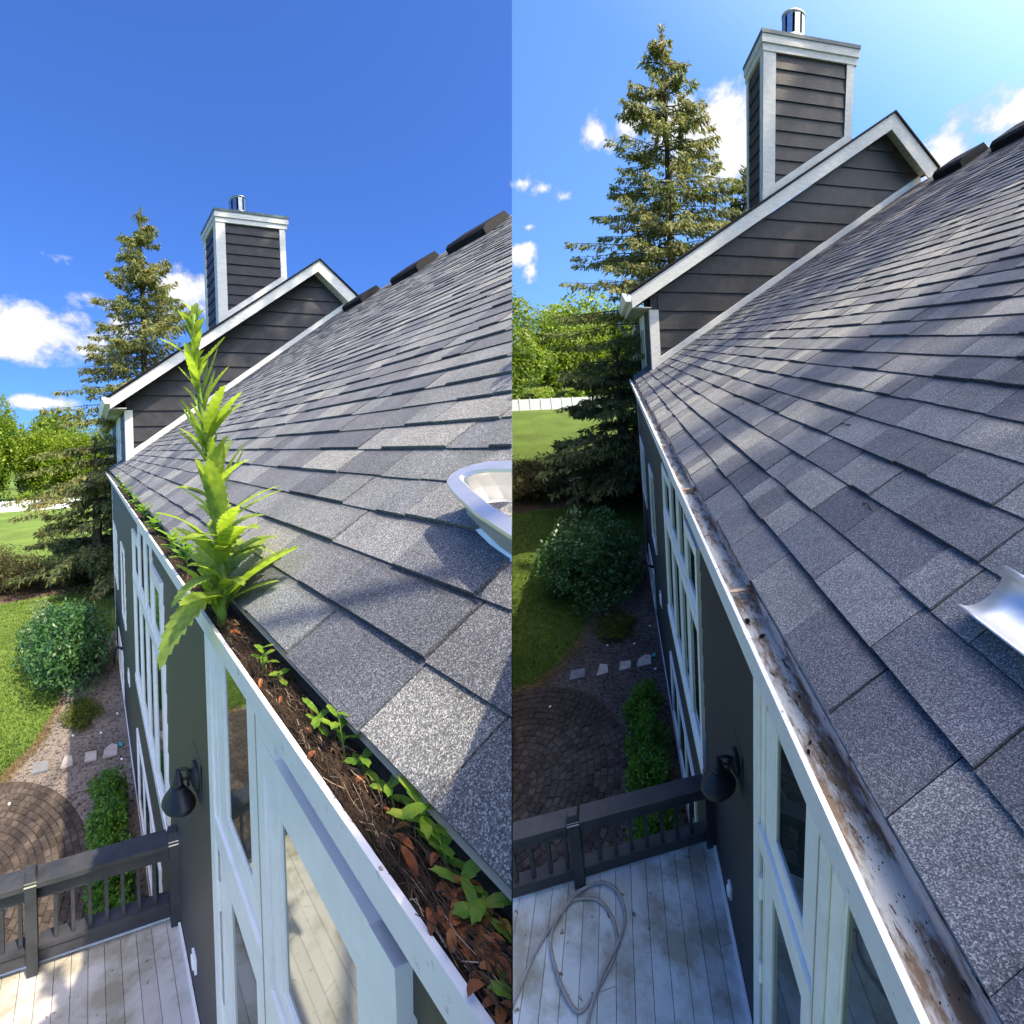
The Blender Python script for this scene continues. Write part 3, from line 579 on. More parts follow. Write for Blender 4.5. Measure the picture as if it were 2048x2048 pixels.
# ------------------------------------------------------------------ deck, railing, lamp
def build_deck(w, P):
    dk = w.empty('deck', (1, -1, DZ - .4), P['deck_label'], 'deck')
    rs = random.Random(3)
    y = .02 - .12 * 17; k = 0
    ys = [y + .1205 * i for i in range(19)]
    for yb in ys:
        y1 = min(yb + .1165, YW - .03)
        xs = [-2.6, 3.455] if rs.random() < .62 else [-2.6, rs.uniform(1.9, 2.8), 3.455]
        for a, b in zip(xs, xs[1:]):
            w.obj('deck_board', MB().box(a + .003, b, yb, y1, DZ - .03, DZ + rs.random() * .004), P['deck_mat'], dk)
    w.obj('end_trim', MB().box(3.457, 3.485, ys[0], YW - .03, DZ - .03, DZ + .012), 'window_white', dk)
    w.obj('wall_trim', MB().box(-2.6, 3.455, YW - .034, YW - .0135, DZ + .004, DZ + .035), 'window_white', dk)
    w.obj('rim_joist', MB().box(3.45, 3.5, ys[0], YW - .03, DZ - .30, DZ - .031), 'rail_paint', dk)
    for yy in (-2.0, -.95): w.obj('support_post', MB().box(3.3, 3.4, yy, yy + .08, GZ, DZ - .031), 'rail_paint', dk)
    rl = w.empty('deck_railing', (3.5, -1, DZ), P['rail_label'], 'railing')
    posts = [(.06, .14), (-1.005, -.925), (-2.1, -2.02)]
    for (a, b) in posts:
        p = w.obj('post', MB().box(3.38, 3.46, a, b, DZ + .013, -2.385), 'rail_paint', rl)
        if p:
            w.obj('post_band', MB().box(3.375, 3.465, a - .004, b + .004, -2.384, -2.374), 'cap_band', p); w.obj('post_band', MB().box(3.375, 3.465, a - .004, b + .004, -2.356, -2.346), 'cap_band', p)
            w.obj('post_cap', MB().box(3.378, 3.462, a - .002, b + .002, -2.3735, -2.3565).add([(3.372, a - .006, -2.3455), (3.468, a - .006, -2.3455), (3.468, b + .006, -2.3455), (3.372, b + .006, -2.3455), (3.385, a + .008, -2.29), (3.455, a + .008, -2.29), (3.455, b - .008, -2.29), (3.385, b - .008, -2.29)], [(3, 2, 1, 0), (4, 5, 6, 7), (0, 1, 5, 4), (1, 2, 6, 5), (2, 3, 7, 6), (3, 0, 4, 7)]), 'rail_paint', p)
    for (a, b) in ((-.923, .058), (-2.018, -1.007)):
        w.obj('top_rail', MB().box(3.375, 3.52, a, b, -2.40, -2.365), 'rail_paint', rl)
        w.obj('upper_rail', MB().box(3.42, 3.46, a, b, -2.52, -2.401), 'rail_paint', rl)
        w.obj('lower_rail', MB().box(3.41, 3.47, a, b, -2.96, -2.87), 'rail_paint', rl)
        w.obj('bottom_rail', MB().box(3.40, 3.50, a, b, -2.869, -2.845), 'rail_paint', rl)
    for kk in range(16):
        yb = .065 - .1235 * kk + (-.0 if kk < 8 else -.0)
        if abs(yb + .965) < .07 or yb > .03: continue
        w.obj('baluster', MB().box(3.425, 3.455, yb - .014, yb + .014, -2.844, -2.521), 'rail_paint', rl)
    lp = w.empty('wall_lamp', (2.6, YW, -1.3), P['lamp_label'], 'wall lamp', 'barn lamps on the house walls')
    w.obj('backplate', MB().lathe((2.6, YW - .05, -1.265), [(.06, .034), (.078, .03), (.078, .012), (.05, .0), (.02, -.012)], 18, 'y'), 'lamp_black', lp, smooth=False)
    w.obj('mounting_block', MB().box(2.50, 2.68, YW - .0155, YW - .0132, -1.42, -1.11), 'wall_paint', lp)
    sy = .012
    w.obj('arm', MB().tube([(2.6, YW - .055, -1.235), (2.6, YW - .075, -1.215), (2.6, sy + .02, -1.205), (2.6, sy, -1.222)], .009, 8), 'lamp_black', lp, smooth=True)
    w.obj('arm', MB().tube([(2.6, YW - .055, -1.275), (2.6, sy + .015, -1.262)], .008, 8), 'lamp_black', lp, smooth=True)
    w.obj('arm', MB().tube([(2.6, YW - .075, -1.215), (2.6, YW - .07, -1.32)], .008, 8), 'lamp_black', lp, smooth=True)
    w.obj('neck', MB().lathe((2.6, sy, -1.30), [(.010, .095), (.017, .09), (.017, .07), (.026, .062), (.026, .03), (.034, .026), (.034, .004)], 18), 'lamp_black', lp, smooth=True)
    w.obj('shade', MB().lathe((2.6, sy, -1.41), [(.105, .0), (.108, .006), (.094, .03), (.074, .058), (.052, .084), (.034, .106)], 28), 'lamp_black', lp, smooth=True)

# ------------------------------------------------------------------ ground, plants
def ground_z(x, y): return GZ
def sheet(w, name, poly, z, mat, kind='structure', bm_name=None, label=None, cat=None):
    return w.obj(name, MB().add([(x, y, z) for x, y in poly], [tuple(range(len(poly)))]), mat, kind=kind, label=label, cat=cat)
LAWN_EDGE = [(8.5, -2.75), (8.6, -2.25), (8.85, -2.08), (9.4, -1.75), (9.8, -1.6), (10.8, -1.37), (11.3, -1.28), (12.2, -1.0), (13.4, -.6), (14.3, .1)]
def crown(w, mb, c, r, n, size, rs, clumps=24, flat=0., droop=0., aspect=.5):
    cs = rs.normal(size=(clumps, 3)); cs /= np.linalg.norm(cs, axis=1)[:, None]; cs *= rs.uniform(.35, .85, clumps)[:, None]
    cr = rs.uniform(.25, .48, clumps)
    k = rs.randint(0, clumps, n); p = rs.normal(size=(n, 3)); p /= np.linalg.norm(p, axis=1)[:, None]
    p = cs[k] + p * (cr[k] * rs.uniform(.75, 1.05, n))[:, None]
    p = np.array(c) + p * np.array(r)
    leaf_cloud(mb, p, size, rs, flat, droop, aspect)
def broadleaf_tree(w, x, y, z0, h, r, n, size, label, seed, group, mat='broadleaf', cat='tree', trunk_r=.25, low=.1):
    rs = np.random.RandomState(seed)
    t = w.empty('leafy_tree', (x, y, z0), label, cat, group)
    tb = MB().tube([(x, y, z0), (x + .1, y, z0 + h * .3), (x, y + .1, z0 + h * .6), (x, y, z0 + h * .85)], [trunk_r, trunk_r * .8, trunk_r * .5, trunk_r * .2], 8)
    for k in range(7):
        a = rs.uniform(0, 6.28); zz = z0 + h * rs.uniform(.25, .6); tb.tube([(x, y, zz), (x + r * .35 * math.cos(a), y + r * .35 * math.sin(a), zz + h * .14), (x + r * .7 * math.cos(a), y + r * .7 * math.sin(a), zz + h * .22)], [trunk_r * .4, trunk_r * .25, trunk_r * .1], 6)
    w.obj('trunk', tb, 'bark', t, smooth=True)
    mb = MB(); zc = z0 + h * (.5 + low / 2)
    crown(w, mb, (x, y, zc), (r, r, h * (.5 - low / 2)), n, size, rs, 34)
    w.obj('crown', mb, mat, t); return t
def spruce(w, x, y, z0, h, r, label, seed, nb=34, tw=46, mat='spruce_needles', zlow=.0, lean=0, shape=.75, tsz=1.):
    rs = np.random.RandomState(seed); t = w.empty('spruce_tree', (x, y, z0), label, 'tree')
    tb = MB().tube([(x, y, z0), (x, y, z0 + h * .4), (x, y, z0 + h * .75), (x, y, z0 + h)], [.30, .2, .1, .02], 8)
    pts, dirs = [], []
    for lv in range(nb):
        u = (lv + rs.uniform(-.9, .9)) / nb; u = max(u, zlow); zz = z0 + h * (zlow + (1 - zlow) * u) * .985
        uu = (zz - z0) / h; L_ = r * ((1 - uu) ** shape) * (1.05 if uu > .15 else .85)
        for b in range(5 if uu < .85 else 4):
            a = rs.uniform(0, 2 * math.pi); L2 = L_ * rs.uniform(.62, 1.1) + .12; dr = .10 + .30 * (1 - uu)
            path = []
            for s_ in np.linspace(0, 1, 5):
                path.append(np.array([x + L2 * s_ * math.cos(a), y + L2 * s_ * math.sin(a), zz + L2 * (.12 * s_ - dr * s_ * s_ * 1.0 + .10 * s_ ** 4) + rs.normal() * .02]))
            tb.tube(path, [.035, .028, .02, .012, .005], 3, False)
            m = int(tw * (L2 / r) ** .8) + 5
            for j in range(m):
                s_ = rs.uniform(.12, 1) ** .75; i = min(int(s_ * 4), 3); f = s_ * 4 - i; p = path[i] * (1 - f) + path[i + 1] * f
                side_ = rs.choice((-1, 1)) * rs.uniform(0, .30) * L2 * (1.05 - s_) + rs.normal() * .03
                q = p + np.array([-math.sin(a) * side_, math.cos(a) * side_, -abs(side_) * .25 - rs.uniform(0, .10)])
                pts.append(q); dirs.append((math.cos(a) * .55 - math.sin(a) * np.sign(side_) * .5 + rs.normal() * .25, math.sin(a) * .55 + math.cos(a) * np.sign(side_) * .5 + rs.normal() * .25, -.62 + rs.normal() * .35))
    for k in range(60): f = rs.uniform(.90, 1.0); pts.append(np.array([x, y, z0 + h * f]) + rs.normal(size=3) * .05 * (1.02 - f) * 8); dirs.append((rs.normal() * .5, rs.normal() * .5, .5))
    pts = np.array(pts); d = np.array(dirs); d /= np.linalg.norm(d, axis=1)[:, None]
    mb = MB()
    for rep in range(3):
        e = rs.normal(size=pts.shape); e -= (e * d).sum(1)[:, None] * d; e /= np.linalg.norm(e, axis=1)[:, None]
        dd = d + rs.normal(size=d.shape) * .22; sz = (rs.uniform(.16, .40, len(pts)) * tsz)[:, None]; o = pts + rs.normal(size=pts.shape) * .035
        V = np.stack([o - e * sz * .13, o + dd * sz * .45 + e * sz * .19, o + dd * sz, o + dd * sz * .35 - e * sz * .17], 1).reshape(-1, 3); k = mb.n; n = len(pts)
        mb.v += V.tolist(); mb.f += [(k + 4 * i, k + 4 * i + 1, k + 4 * i + 2, k + 4 * i + 3) for i in range(n)]; mb.c += [(1, 1, 1)] * (4 * n); mb.n += 4 * n
    w.obj('trunk', tb, 'bark', t, smooth=True); w.obj('crown', mb, mat, t); return t
def shrub(w, name, mat, label, c, r, n, size, seed, clumps=26, flat=0., droop=0., aspect=.5, group=None, bloom=0, cat='shrub'):
    rs = np.random.RandomState(seed); t = w.empty(name, (c[0], c[1], GZ), label, cat, group)
    mb = MB(); crown(w, mb, c, r, n, size, rs, clumps, flat, droop, aspect); w.obj('foliage', mb, mat, t)
    st = MB()
    for k in range(9):
        a = rs.uniform(0, 6.28); st.tube([(c[0] + .08 * math.cos(a), c[1] + .06 * math.sin(a), GZ), (c[0] + r[0] * .5 * math.cos(a), c[1] + r[1] * .5 * math.sin(a), c[2] + r[2] * .3)], [.03, .01], 5)
    w.obj('stems', st, 'bark', t)
    if bloom:
        bb = MB()
        for k in range(bloom):
            ph = rs.uniform(2.2, 4.4); u = rs.uniform(.15, 1.05)
            p = np.array(c) + np.array(r) * np.array([math.cos(ph) * math.cos(u) * -1 if rs.rand() < .5 else rs.uniform(-.4, .8), -abs(math.cos(u)) * rs.uniform(.6, 1), math.sin(u)]) * .98
            q = p + rs.normal(size=(26, 3)) * np.array([.05, .035, .03]) + np.linspace(0, .16, 26)[:, None] * np.array([0, 0, 1]); leaf_cloud(bb, q, .05, rs)
        w.obj('blooms', bb, 'hydrangea_bloom', t)
    return t
def build_yard(w, P):
    s = P['where']; s2 = P['far']; rs = np.random.RandomState(P['seed'])
    sheet(w, 'lawn', [(-40, -60), (200, -90), (200, 60), (-40, 60)], GZ - .012, 'lawn')
    sheet(w, 'gravel_bed', [(-3, .2), (-3, -4), (7.2, -4), (8.45, -3.0)] + LAWN_EDGE + [(14.3, .3), (6, .3)], GZ - .006, 'gravel')
    edge = [(x - .05, y + .1) for x, y in LAWN_EDGE]; 
    sheet(w, 'far_mulch_bed', [(18.3, -9), (18.3, -4.5), (18.75, -2.4), (18.6, .55), (21.6, .55), (21.8, -4), (22, -9)], GZ - .004, 'mulch')
    sheet(w, 'path', [(21.9, -9), (21.95, -2.7), (22.05, .58), (22.7, .58), (22.6, -3), (22.8, -9)], GZ - .002, 'concrete')
    # lawn blades
    n = 60000; u = rs.rand(n); x = 8.6 + 12 * u ** 1.6; y = rs.uniform(-7, .3, n)
    ed = np.interp(x, [e[0] for e in LAWN_EDGE], [e[1] for e in LAWN_EDGE]); ok = (y < ed - .01 + rs.normal(size=n) * .02) & ((x < 18.3)); x, y = x[ok], y[ok]
    mb = MB(); p = np.stack([x, y, np.full(len(x), GZ - .012)], 1); a = rs.uniform(0, 6.28, len(x)); hh = rs.uniform(.03, .075, len(x)); ww = .012
    V = np.stack([p + np.stack([ww * np.cos(a), ww * np.sin(a), 0 * a], 1), p - np.stack([ww * np.cos(a), ww * np.sin(a), 0 * a], 1), p + np.stack([rs.normal(size=len(x)) * .03, rs.normal(size=len(x)) * .03, hh], 1)], 1).reshape(-1, 3)
    mb.v = V.tolist(); mb.f = [(3 * i, 3 * i + 1, 3 * i + 2) for i in range(len(x))]; mb.c = [(1, 1, 1)] * len(mb.v); mb.n = len(mb.v)
    w.obj('lawn_grass', mb, 'grass_blade', kind='stuff', label=f'short green lawn grass growing beside the gravel bed {s}', cat='grass')
    # dry grass fringe along the bed
    mb = MB(); t = rs.uniform(0, 5.2, 2600); ex = np.interp(t, range(len(LAWN_EDGE)), [e[0] for e in LAWN_EDGE]); ey = np.interp(t, range(len(LAWN_EDGE)), [e[1] for e in LAWN_EDGE])
    q = np.stack([ex + rs.normal(size=2600) * .10 - .06, ey + np.abs(rs.normal(size=2600)) * .09, np.full(2600, GZ)], 1); leaf_cloud(mb, q, .07, rs, .7, 0, .2)
    w.obj('dry_grass_fringe', mb, 'straw', kind='stuff', label=f'dry straw coloured grass fringe where lawn meets gravel {s}', cat='dry grass')
    # loose gravel stones
    n = 9000; gx = rs.uniform(3.6, 11.8, n); gy = rs.uniform(-2.9, .12, n); ed = np.interp(gx, [e[0] for e in LAWN_EDGE], [e[1] for e in LAWN_EDGE], left=-9); ok = gy > ed; gx, gy = gx[ok], gy[ok]
    mb = MB()
    for a, b in zip(gx, gy):
        r = rs.uniform(.008, .022); o = rs.normal(size=3) * .004; zz = GZ - .006
        mb.add([(a - r, b - r * .6, zz), (a + r, b - r * .5, zz), (a + .2 * r, b + r * .7, zz), (a + o[0], b + o[1], zz + r * 1.1)], [(0, 1, 3), (1, 2, 3), (2, 0, 3)])
    w.obj('loose_gravel', mb, 'stone' if False else 'gravel', kind='stuff', label=f'loose brown gravel stones strewn along the house foot {s}', cat='gravel')
    # round patio of small cobbles in rings
    pc = (6.35, -2.35); pa = w.obj('patio', MB().add([(pc[0] + 2.12 * math.cos(a), pc[1] + 1.74 * math.sin(a), GZ + .002) for a in np.linspace(0, 2 * math.pi, 60, endpoint=False)], [tuple(range(60))]), 'joint_soil', kind='structure')
    stones = []
    for ring in range(17):
        r0, r1 = ring * .122 + .02, (ring + 1) * .122 + .008; rm = (r0 + r1) / 2; cnt = max(5, int(2 * math.pi * rm / .135)); ph = rs.rand()
        for k in range(cnt):
            a0 = 2 * math.pi * (k + ph + rs.uniform(-.08, .08)) / cnt; a1 = a0 + 2 * math.pi / cnt * .90
            stones.append((r0, r1, a0, a1, rs.uniform(.012, .03)))
    def stone_mb(mb, r0, r1, a0, a1, h):
        sx, sy = 1.0, .82; g = .012; P4 = [(r0, a0), (r1, a0), (r1, a1), (r0, a1)]
        pt = lambda r, a, z: (pc[0] + r * math.cos(a) * sx, pc[1] + r * math.sin(a) * sy, GZ + z)
        am, rm = (a0 + a1) / 2, (r0 + r1) / 2; sh = lambda r, a: (rm + (r - rm) * .78, am + (a - am) * .78)
        mb.add([pt(r, a, .003) for r, a in P4] + [pt(r, a, h * .6) for r, a in P4] + [pt(*sh(r, a), h + rs.normal() * .003) for r, a in P4],
               [(0, 1, 5, 4), (1, 2, 6, 5), (2, 3, 7, 6), (3, 0, 4, 7), (4, 5, 9, 8), (5, 6, 10, 9), (6, 7, 11, 10), (7, 4, 8, 11), (8, 9, 10, 11)])
    def vis(s_):
        q = (pc[0] + s_[1] * math.cos(s_[2]), pc[1] + .82 * s_[1] * math.sin(s_[2]), GZ); v = w.w(q) - CAM; dep = -(v @ RC[:, 2])
        if dep < .1 or not w.inside(q): return 0
        if abs(v @ RC[:, 0] / dep) > 1.22 or abs(v @ RC[:, 1] / dep) > 1.22 or q[1] > .1: return 0
        return 1 / dep
    stones.sort(key=lambda s_: -vis(s_)); rest = MB()
    for i, s_ in enumerate(stones):
        if i < 290 and vis(s_) > 0: mb = MB(); stone_mb(mb, *s_); w.obj('paving_stone', mb, 'cobble', pa)
        else: stone_mb(rest, *s_)
    w.obj('outer_paving', rest, 'cobble', pa, kind='stuff')
    # stepping stones
    for (x, y, pl, m, lb) in ((8.65, -.23, [(-.16, -.17), (.05, -.13), (.17, .02), (.1, .12), (-.15, .11)], 'stone', 'pale pointed stepping stone nearest the house wall'),
                              (8.6, -.62, [(-.12, -.12), (.13, -.10), (.11, .11), (-.1, .1)], 'stone', 'square pale stepping stone, second from the house wall'),
                              (8.62, -1.07, [(-.17, -.1), (.15, -.04), (.1, .1), (-.13, .12)], 'stone', 'pale wedge shaped stepping stone, third from the house wall'),
                              (8.6, -1.53, [(-.13, -.14), (.14, -.13), (.13, .13), (-.12, .14)], 'slate', 'dark grey slate stepping stone nearest the lawn')):
        w.obj('stepping_stone', MB().prism([(x + a, y + b) for a, b in pl], 'z', GZ, GZ + .035), m, label=f'{lb} {s}', cat='stepping stone', group='stepping stones in the gravel beds')
    for (x, y, lb) in [(9.35, -.98, 'white pebble on the gravel just below the juniper'), (9.25, -.42, 'white pebble on the gravel between juniper and stepping stones'), (8.35, -.05, 'white pebble nearest the boxwood row'), (9.8, -.05, 'white pebble close to the wall beside the juniper'), (7.9, -1.95, 'white pebble lying on the round patio')]:
        w.obj('white_pebble', MB().lathe((x, y, GZ - .004), [(.012, 0), (.026, .01), (.026, .024), (.01, .036)], 8), 'pebble', smooth=True, label=f'{lb} {s}', cat='pebble', group=f'white pebbles on the gravel bed {s}')
    w.obj('sprinkler_cap', MB().lathe((8.75, -.04, GZ - .004), [(.05, 0), (.05, .04), (.03, .05), (.01, .04)], 10), 'teal_plastic', smooth=True, label=f'small teal plastic cap in the gravel by the wall {s}', cat='cap')
    # shrubs
    shrub(w, 'hydrangea_shrub', 'hydrangea', f'large rounded dark green hydrangea with pale blooms beside the wall {s}', (12.2, -1.25, -4.35), (1.95, 1.22, 1.05), 15000, .10, P['seed'] + 1, 60, aspect=.6, bloom=16)
    shrub(w, 'juniper_shrub', 'juniper', f'low yellow green juniper on the gravel before the hydrangea {s}', (9.95, -.82, -5.08), (.58, .46, .17), 6500, .055, P['seed'] + 2, 40, .6, 0, .3)
    for k, (x, y, r, rz, lb) in enumerate([(7.05, -.37, .45, .38, 'farthest'), (6.3, -.36, .48, .42, 'middle'), (5.6, -.33, .46, .40, 'third'), (4.9, -.33, .46, .36, 'nearest')]):
        lab = {'farthest': 'boxwood bush at the end of the row farthest from the deck', 'middle': 'boxwood bush, second in the row from the stepping stones', 'third': 'boxwood bush, third in the row from the stepping stones', 'nearest': 'boxwood bush partly behind the railing, closest to the deck'}[lb]
        shrub(w, 'boxwood_bush', 'boxwood', f'{lab}, {s}', (x, y, GZ + rz), (r * 1.02, .33, rz), 6500, .05, P['seed'] + 3 + k, 34, aspect=.55, group=f'boxwood bushes in a row at the wall {s}')
    shrub(w, 'weeping_evergreen', 'weeping', f'mounded weeping evergreen bush with brownish tips beyond the lawn {s2}', (19.9, -4.2, GZ + .9), (1.5, 2.3, 1.05), 11000, .22, P['seed'] + 9, 40, 0, .5, .16)
    shrub(w, 'low_evergreen', 'weeping', f'smaller feathery evergreen bush beneath the spruce branches {s2}', (19.6, -1.2, GZ + .55), (1.2, 1.5, .75), 5000, .2, P['seed'] + 19, 30, 0, .5, .16)
    # spruces
    spruce(w, 20, 2.1, GZ, 12.3 - GZ, 7.0, f'tall pale green spruce rising behind the gable {s2}', P['seed'] + 21, 66, 170, zlow=.05, shape=.85, tsz=.58)
    spruce(w, 27, 7.2, GZ, P['sp2'], 4.6, f'shorter dark spruce half hidden behind the chimney {s2}', P['seed'] + 22, 34, 100, 'spruce_dark', .1, tsz=.95)
    spruce(w, 19.2, -.3, GZ, 6.4, 3.5, f'dark low spruce with sweeping branches at the house corner {s2}', P['seed'] + 23, 13, 170, 'spruce_dark', 0, shape=.5, tsz=.7)
    # far fence and trees
    fn = w.empty('white_fence', (47, -8, GZ), f'long white board fence across the far end of the lawn {s2}', 'fence')
    for k in range(16):
        y = -15 + k * .95; w.obj('fence_panel', MB().box(47, 47.05, y, y + .9, GZ, GZ + 1.05), 'fence_white', fn); w.obj('fence_post', MB().box(46.96, 47.1, y + .905, y + .945, GZ, GZ + 1.15), 'fence_white', fn)
    far = [(54, -11.2, 13.0, 3.3, 'tall rounded leafy tree at the far left beyond the fence'), (56, -15.5, 14.5, 4.2, 'leafy tree at the frame edge beyond the fence'), (58, -7.4, 10.0, 3.3, 'broad leafy tree just right of the tallest one beyond the fence'), (60, -3.0, 9.8, 3.6, 'leafy tree behind the middle of the fence'),
           (61, 1.6, 10.5, 3.6, 'leafy tree beyond the fence, behind the spruce trunks'), (60, 6.5, 9.6, 3.8, 'leafy tree beyond the fence, close to the far house corner'), (75, -5, 13.5, 7, 'wide distant leafy tree above the others'), (75, 8, 13.0, 7, 'wide distant leafy tree on the skyline by the house')]
    for k, (x, y, h, r, lb) in enumerate(far):
        broadleaf_tree(w, x, y, GZ, h, r, 15000 if x < 70 else 7000, .38 if x < 70 else .7, f'{lb} {s2}', P['seed'] + 40 + k, f'leafy trees beyond the fence {s2}', low=.0)
    for k, (x, y) in enumerate([(50, -7.5), (50, -4.6)]):
        shrub(w, 'fence_bush', 'broadleaf', f'{("left" if k == 0 else "right")} one of two low bushes behind the white fence {s2}', (x, y, GZ + .9), (1.2, 1.1, .9), 1500, .25, P['seed'] + 60 + k, 14)

# ------------------------------------------------------------------ things in and around the left gutter
def blade_leaf(mb, base, az, elev, L, W, droop, rs, seg=9, serr=.35, fold=.25, lobes=True):
    """a toothed leaf with a folded midrib bending under its own weight"""
    b = np.array(base, float); d = np.array([math.cos(az) * math.cos(elev), math.sin(az) * math.cos(elev), math.sin(elev)])
    sd = np.array([-math.sin(az), math.cos(az), 0.]); mid = [b.copy()]; el = elev
    for i in range(seg):
        d = np.array([math.cos(az) * math.cos(el), math.sin(az) * math.cos(el), math.sin(el)]); mid.append(mid[-1] + d * L / seg); el -= droop / seg
    vs = []; n = seg + 1
    for i, m in enumerate(mid):
        t = i / seg; wd_ = W * (math.sin(math.pi * min(1, t * .93 + .05)) ** .8) * (1 - .25 * t)
        fw = np.zeros(3)
        if lobes:
            wd_ *= (1 - serr * (i % 2))
            if i % 2 == 0 and 0 < i < seg: fw = d * L / seg * .75
        upv = np.cross(sd, d); upv = upv if upv[2] > 0 else -upv
        vs += [m - sd * wd_ * .5 + upv * wd_ * fold + fw, m, m + sd * wd_ * .5 + upv * wd_ * fold + fw]
        if i == seg: vs[-3] = m; vs[-1] = m
    fs = []
    for i in range(seg): a = 3 * i; fs += [(a, a + 1, a + 4, a + 3), (a + 1, a + 2, a + 5, a + 4)]
    mb.add(vs, fs)
def seedling(w, x, y, z, h, n, label, seed, L=.05, W=.028, mat='seedling_leaf', name='seedling', cat='seedling', group='green seedlings sprouting in the clogged gutter', lean=(0, 0)):
    rs = np.random.RandomState(seed); t = w.empty(name, (x, y, z), label, cat, group); st = MB(); top = (x + lean[0], y + lean[1], z + h)
    st.tube([(x, y, z), ((x * 2 + top[0]) / 3, (y * 2 + top[1]) / 3, z + h * .4), top], [.003, .0025, .0015], 5); w.obj('stem', st, 'weed_stem', t)
    for k in range(n):
        f = .25 + .75 * (k + .5) / n; p = (x + lean[0] * f, y + lean[1] * f, z + h * f); mb = MB()
        blade_leaf(mb, p, k * 2.4 + rs.rand(), rs.uniform(.1, .8), L * rs.uniform(.7, 1.2), W * rs.uniform(.8, 1.1), rs.uniform(.2, .9), rs, 6, .12, .12)
        w.obj('leaf', mb, mat, t)
def build_weeds(w):
    rs = np.random.RandomState(5)
    # compost filling the trough
    mb = MB(); xs = np.linspace(-.9, 8.5, 190); ysl = np.linspace(.016, .150, 6)
    zz = .036 + .024 * rs.rand(len(xs), 6); vs = [(x, y, zz[i][j]) for i, x in enumerate(xs) for j, y in enumerate(ysl)]
    mb.add(vs, [(i * 6 + j, (i + 1) * 6 + j, (i + 1) * 6 + j + 1, i * 6 + j + 1) for i in range(len(xs) - 1) for j in range(5)])
    w.obj('compost', mb, 'compost', kind='stuff', label='dark rotted compost packed along the whole left gutter', cat='compost')
    mb = MB(); mp = MB()
    for k in range(3400):
        x = .2 + 2.6 * rs.rand() ** 1.5; y = rs.uniform(.01, .125); a = rs.normal() * .9 + (0 if rs.rand() < .6 else 1.5); L = rs.uniform(.02, .085); z = .052 + rs.rand() * .03 - (.02 if y > .1 else 0)
        y2 = min(max(y + L * math.sin(a) * .4, .0 if z > .065 else .014), .125); p = [(x, y, z), (x + L * math.cos(a) * .5, (y + y2) / 2 + rs.normal() * .006, z + rs.uniform(0, .014)), (x + L * math.cos(a), y2, z + rs.normal() * .004)]
        (mp if rs.rand() < .10 else mb).tube(p, rs.uniform(.0004, .0010), 3, False)
    w.obj('twig_litter', mb, 'twig', kind='stuff', label='tangled brown twigs and needles matted in the left gutter', cat='twigs')
    w.obj('pale_twigs', mp, 'twig_pale', kind='stuff', label='scattered pale dry stalks among the gutter twigs on the left', cat='twigs')
    ll = w.empty('leaf_litter', (.45, .07, .05), 'heap of curled orange brown dead leaves in the near end of the left gutter', 'dead leaves')
    def dead(x, y, z, L, mat, az=None):
        m = MB(); blade_leaf(m, (x, y, z), rs.uniform(0, 6.28) if az is None else az, rs.uniform(-.1, .7), L, L * rs.uniform(.34, .5), rs.uniform(.4, 2.2), rs, 6, .05, rs.uniform(.1, .4), False); w.obj('dead_leaf', m, mat, ll)
    for k in range(150): dead(.30 + .26 * rs.rand() ** 1.2, rs.uniform(.02, .118), .060 + rs.rand() * .028, rs.uniform(.018, .036), 'dry_leaf_orange')
    for (x, y) in ((1.55, .06), (1.5, .075), (1.52, .04), (1.1, .05), (.93, .05), (.88, .03), (.7, .08), (.62, .07), (.66, .1), (.6, .105), (.53, .03), (1.62, .06), (1.58, .09), (1.2, .03), (.78, .09), (1.0, .09), (.58, .04), (.5, .05)): dead(x, y, .075, rs.uniform(.025, .045), 'dry_leaf_orange')
    dead(.455, .118, .085, .05, 'dry_leaf_yellow', 2.9); dead(.47, .10, .085, .035, 'dry_leaf_yellow', .5)
    # seedlings along the gutter
    S = [(1.26, .06, .10, 7, 'taller seedling with yellow green leaves just in front of the great weed'), (1.18, .085, .05, 5, 'little seedling beside a dead orange leaf near the great weed'),
         (.95, .085, .06, 6, 'low round leaved seedling in the middle of the gutter twigs'), (.87, .10, .10, 7, 'upright bright seedling with one leaf standing above the shingle edge'), (.80, .105, .05, 5, 'small dark green seedling under the shingle edge'),
         (.72, .112, .05, 5, 'seedling leaning on the shingle edge above a red leaf'), (.655, .115, .085, 8, 'bushy seedling with toothed leaves touching the shingles'), (.585, .112, .05, 6, 'seedling with a chain of small leaves near the orange heap'),
         (.545, .108, .04, 5, 'tiny seedling with pale leaves at the rim of the orange heap'), (.50, .10, .05, 5, 'seedling rising out of the orange dead leaves'), (.415, .055, .045, 5, 'seedling with yellowish leaves lowest in the heap of dead leaves')]
    for k, (x, y, h, n, lb) in enumerate(S): seedling(w, x, y, .05, h, n, lb, 100 + k, L=.048 if h < .08 else .06, W=.026, lean=(rs.normal() * .02, -.005))
    for k, (x, h) in enumerate([(2.35, .20), (2.75, .16), (3.6, .12), (4.4, .14), (5.3, .12), (6.3, .16), (7.4, .14), (8.8, .2)]):
        seedling(w, x, .06, .05, h, 14, ['bushy yellow green weed just beyond the great weed', 'second small weed beyond the great weed', 'low weed in the gutter opposite the tall windows', 'dark leafy weed in the gutter beyond the tall windows', 'fifth clump of weeds along the far gutter', 'sixth clump of weeds along the far gutter', 'seventh clump of weeds along the far gutter', 'last clump of weeds at the far end of the gutter'][k], 200 + k, L=.13, W=.05, name='gutter_weed', cat='weed', group='weeds along the far stretch of the left gutter')
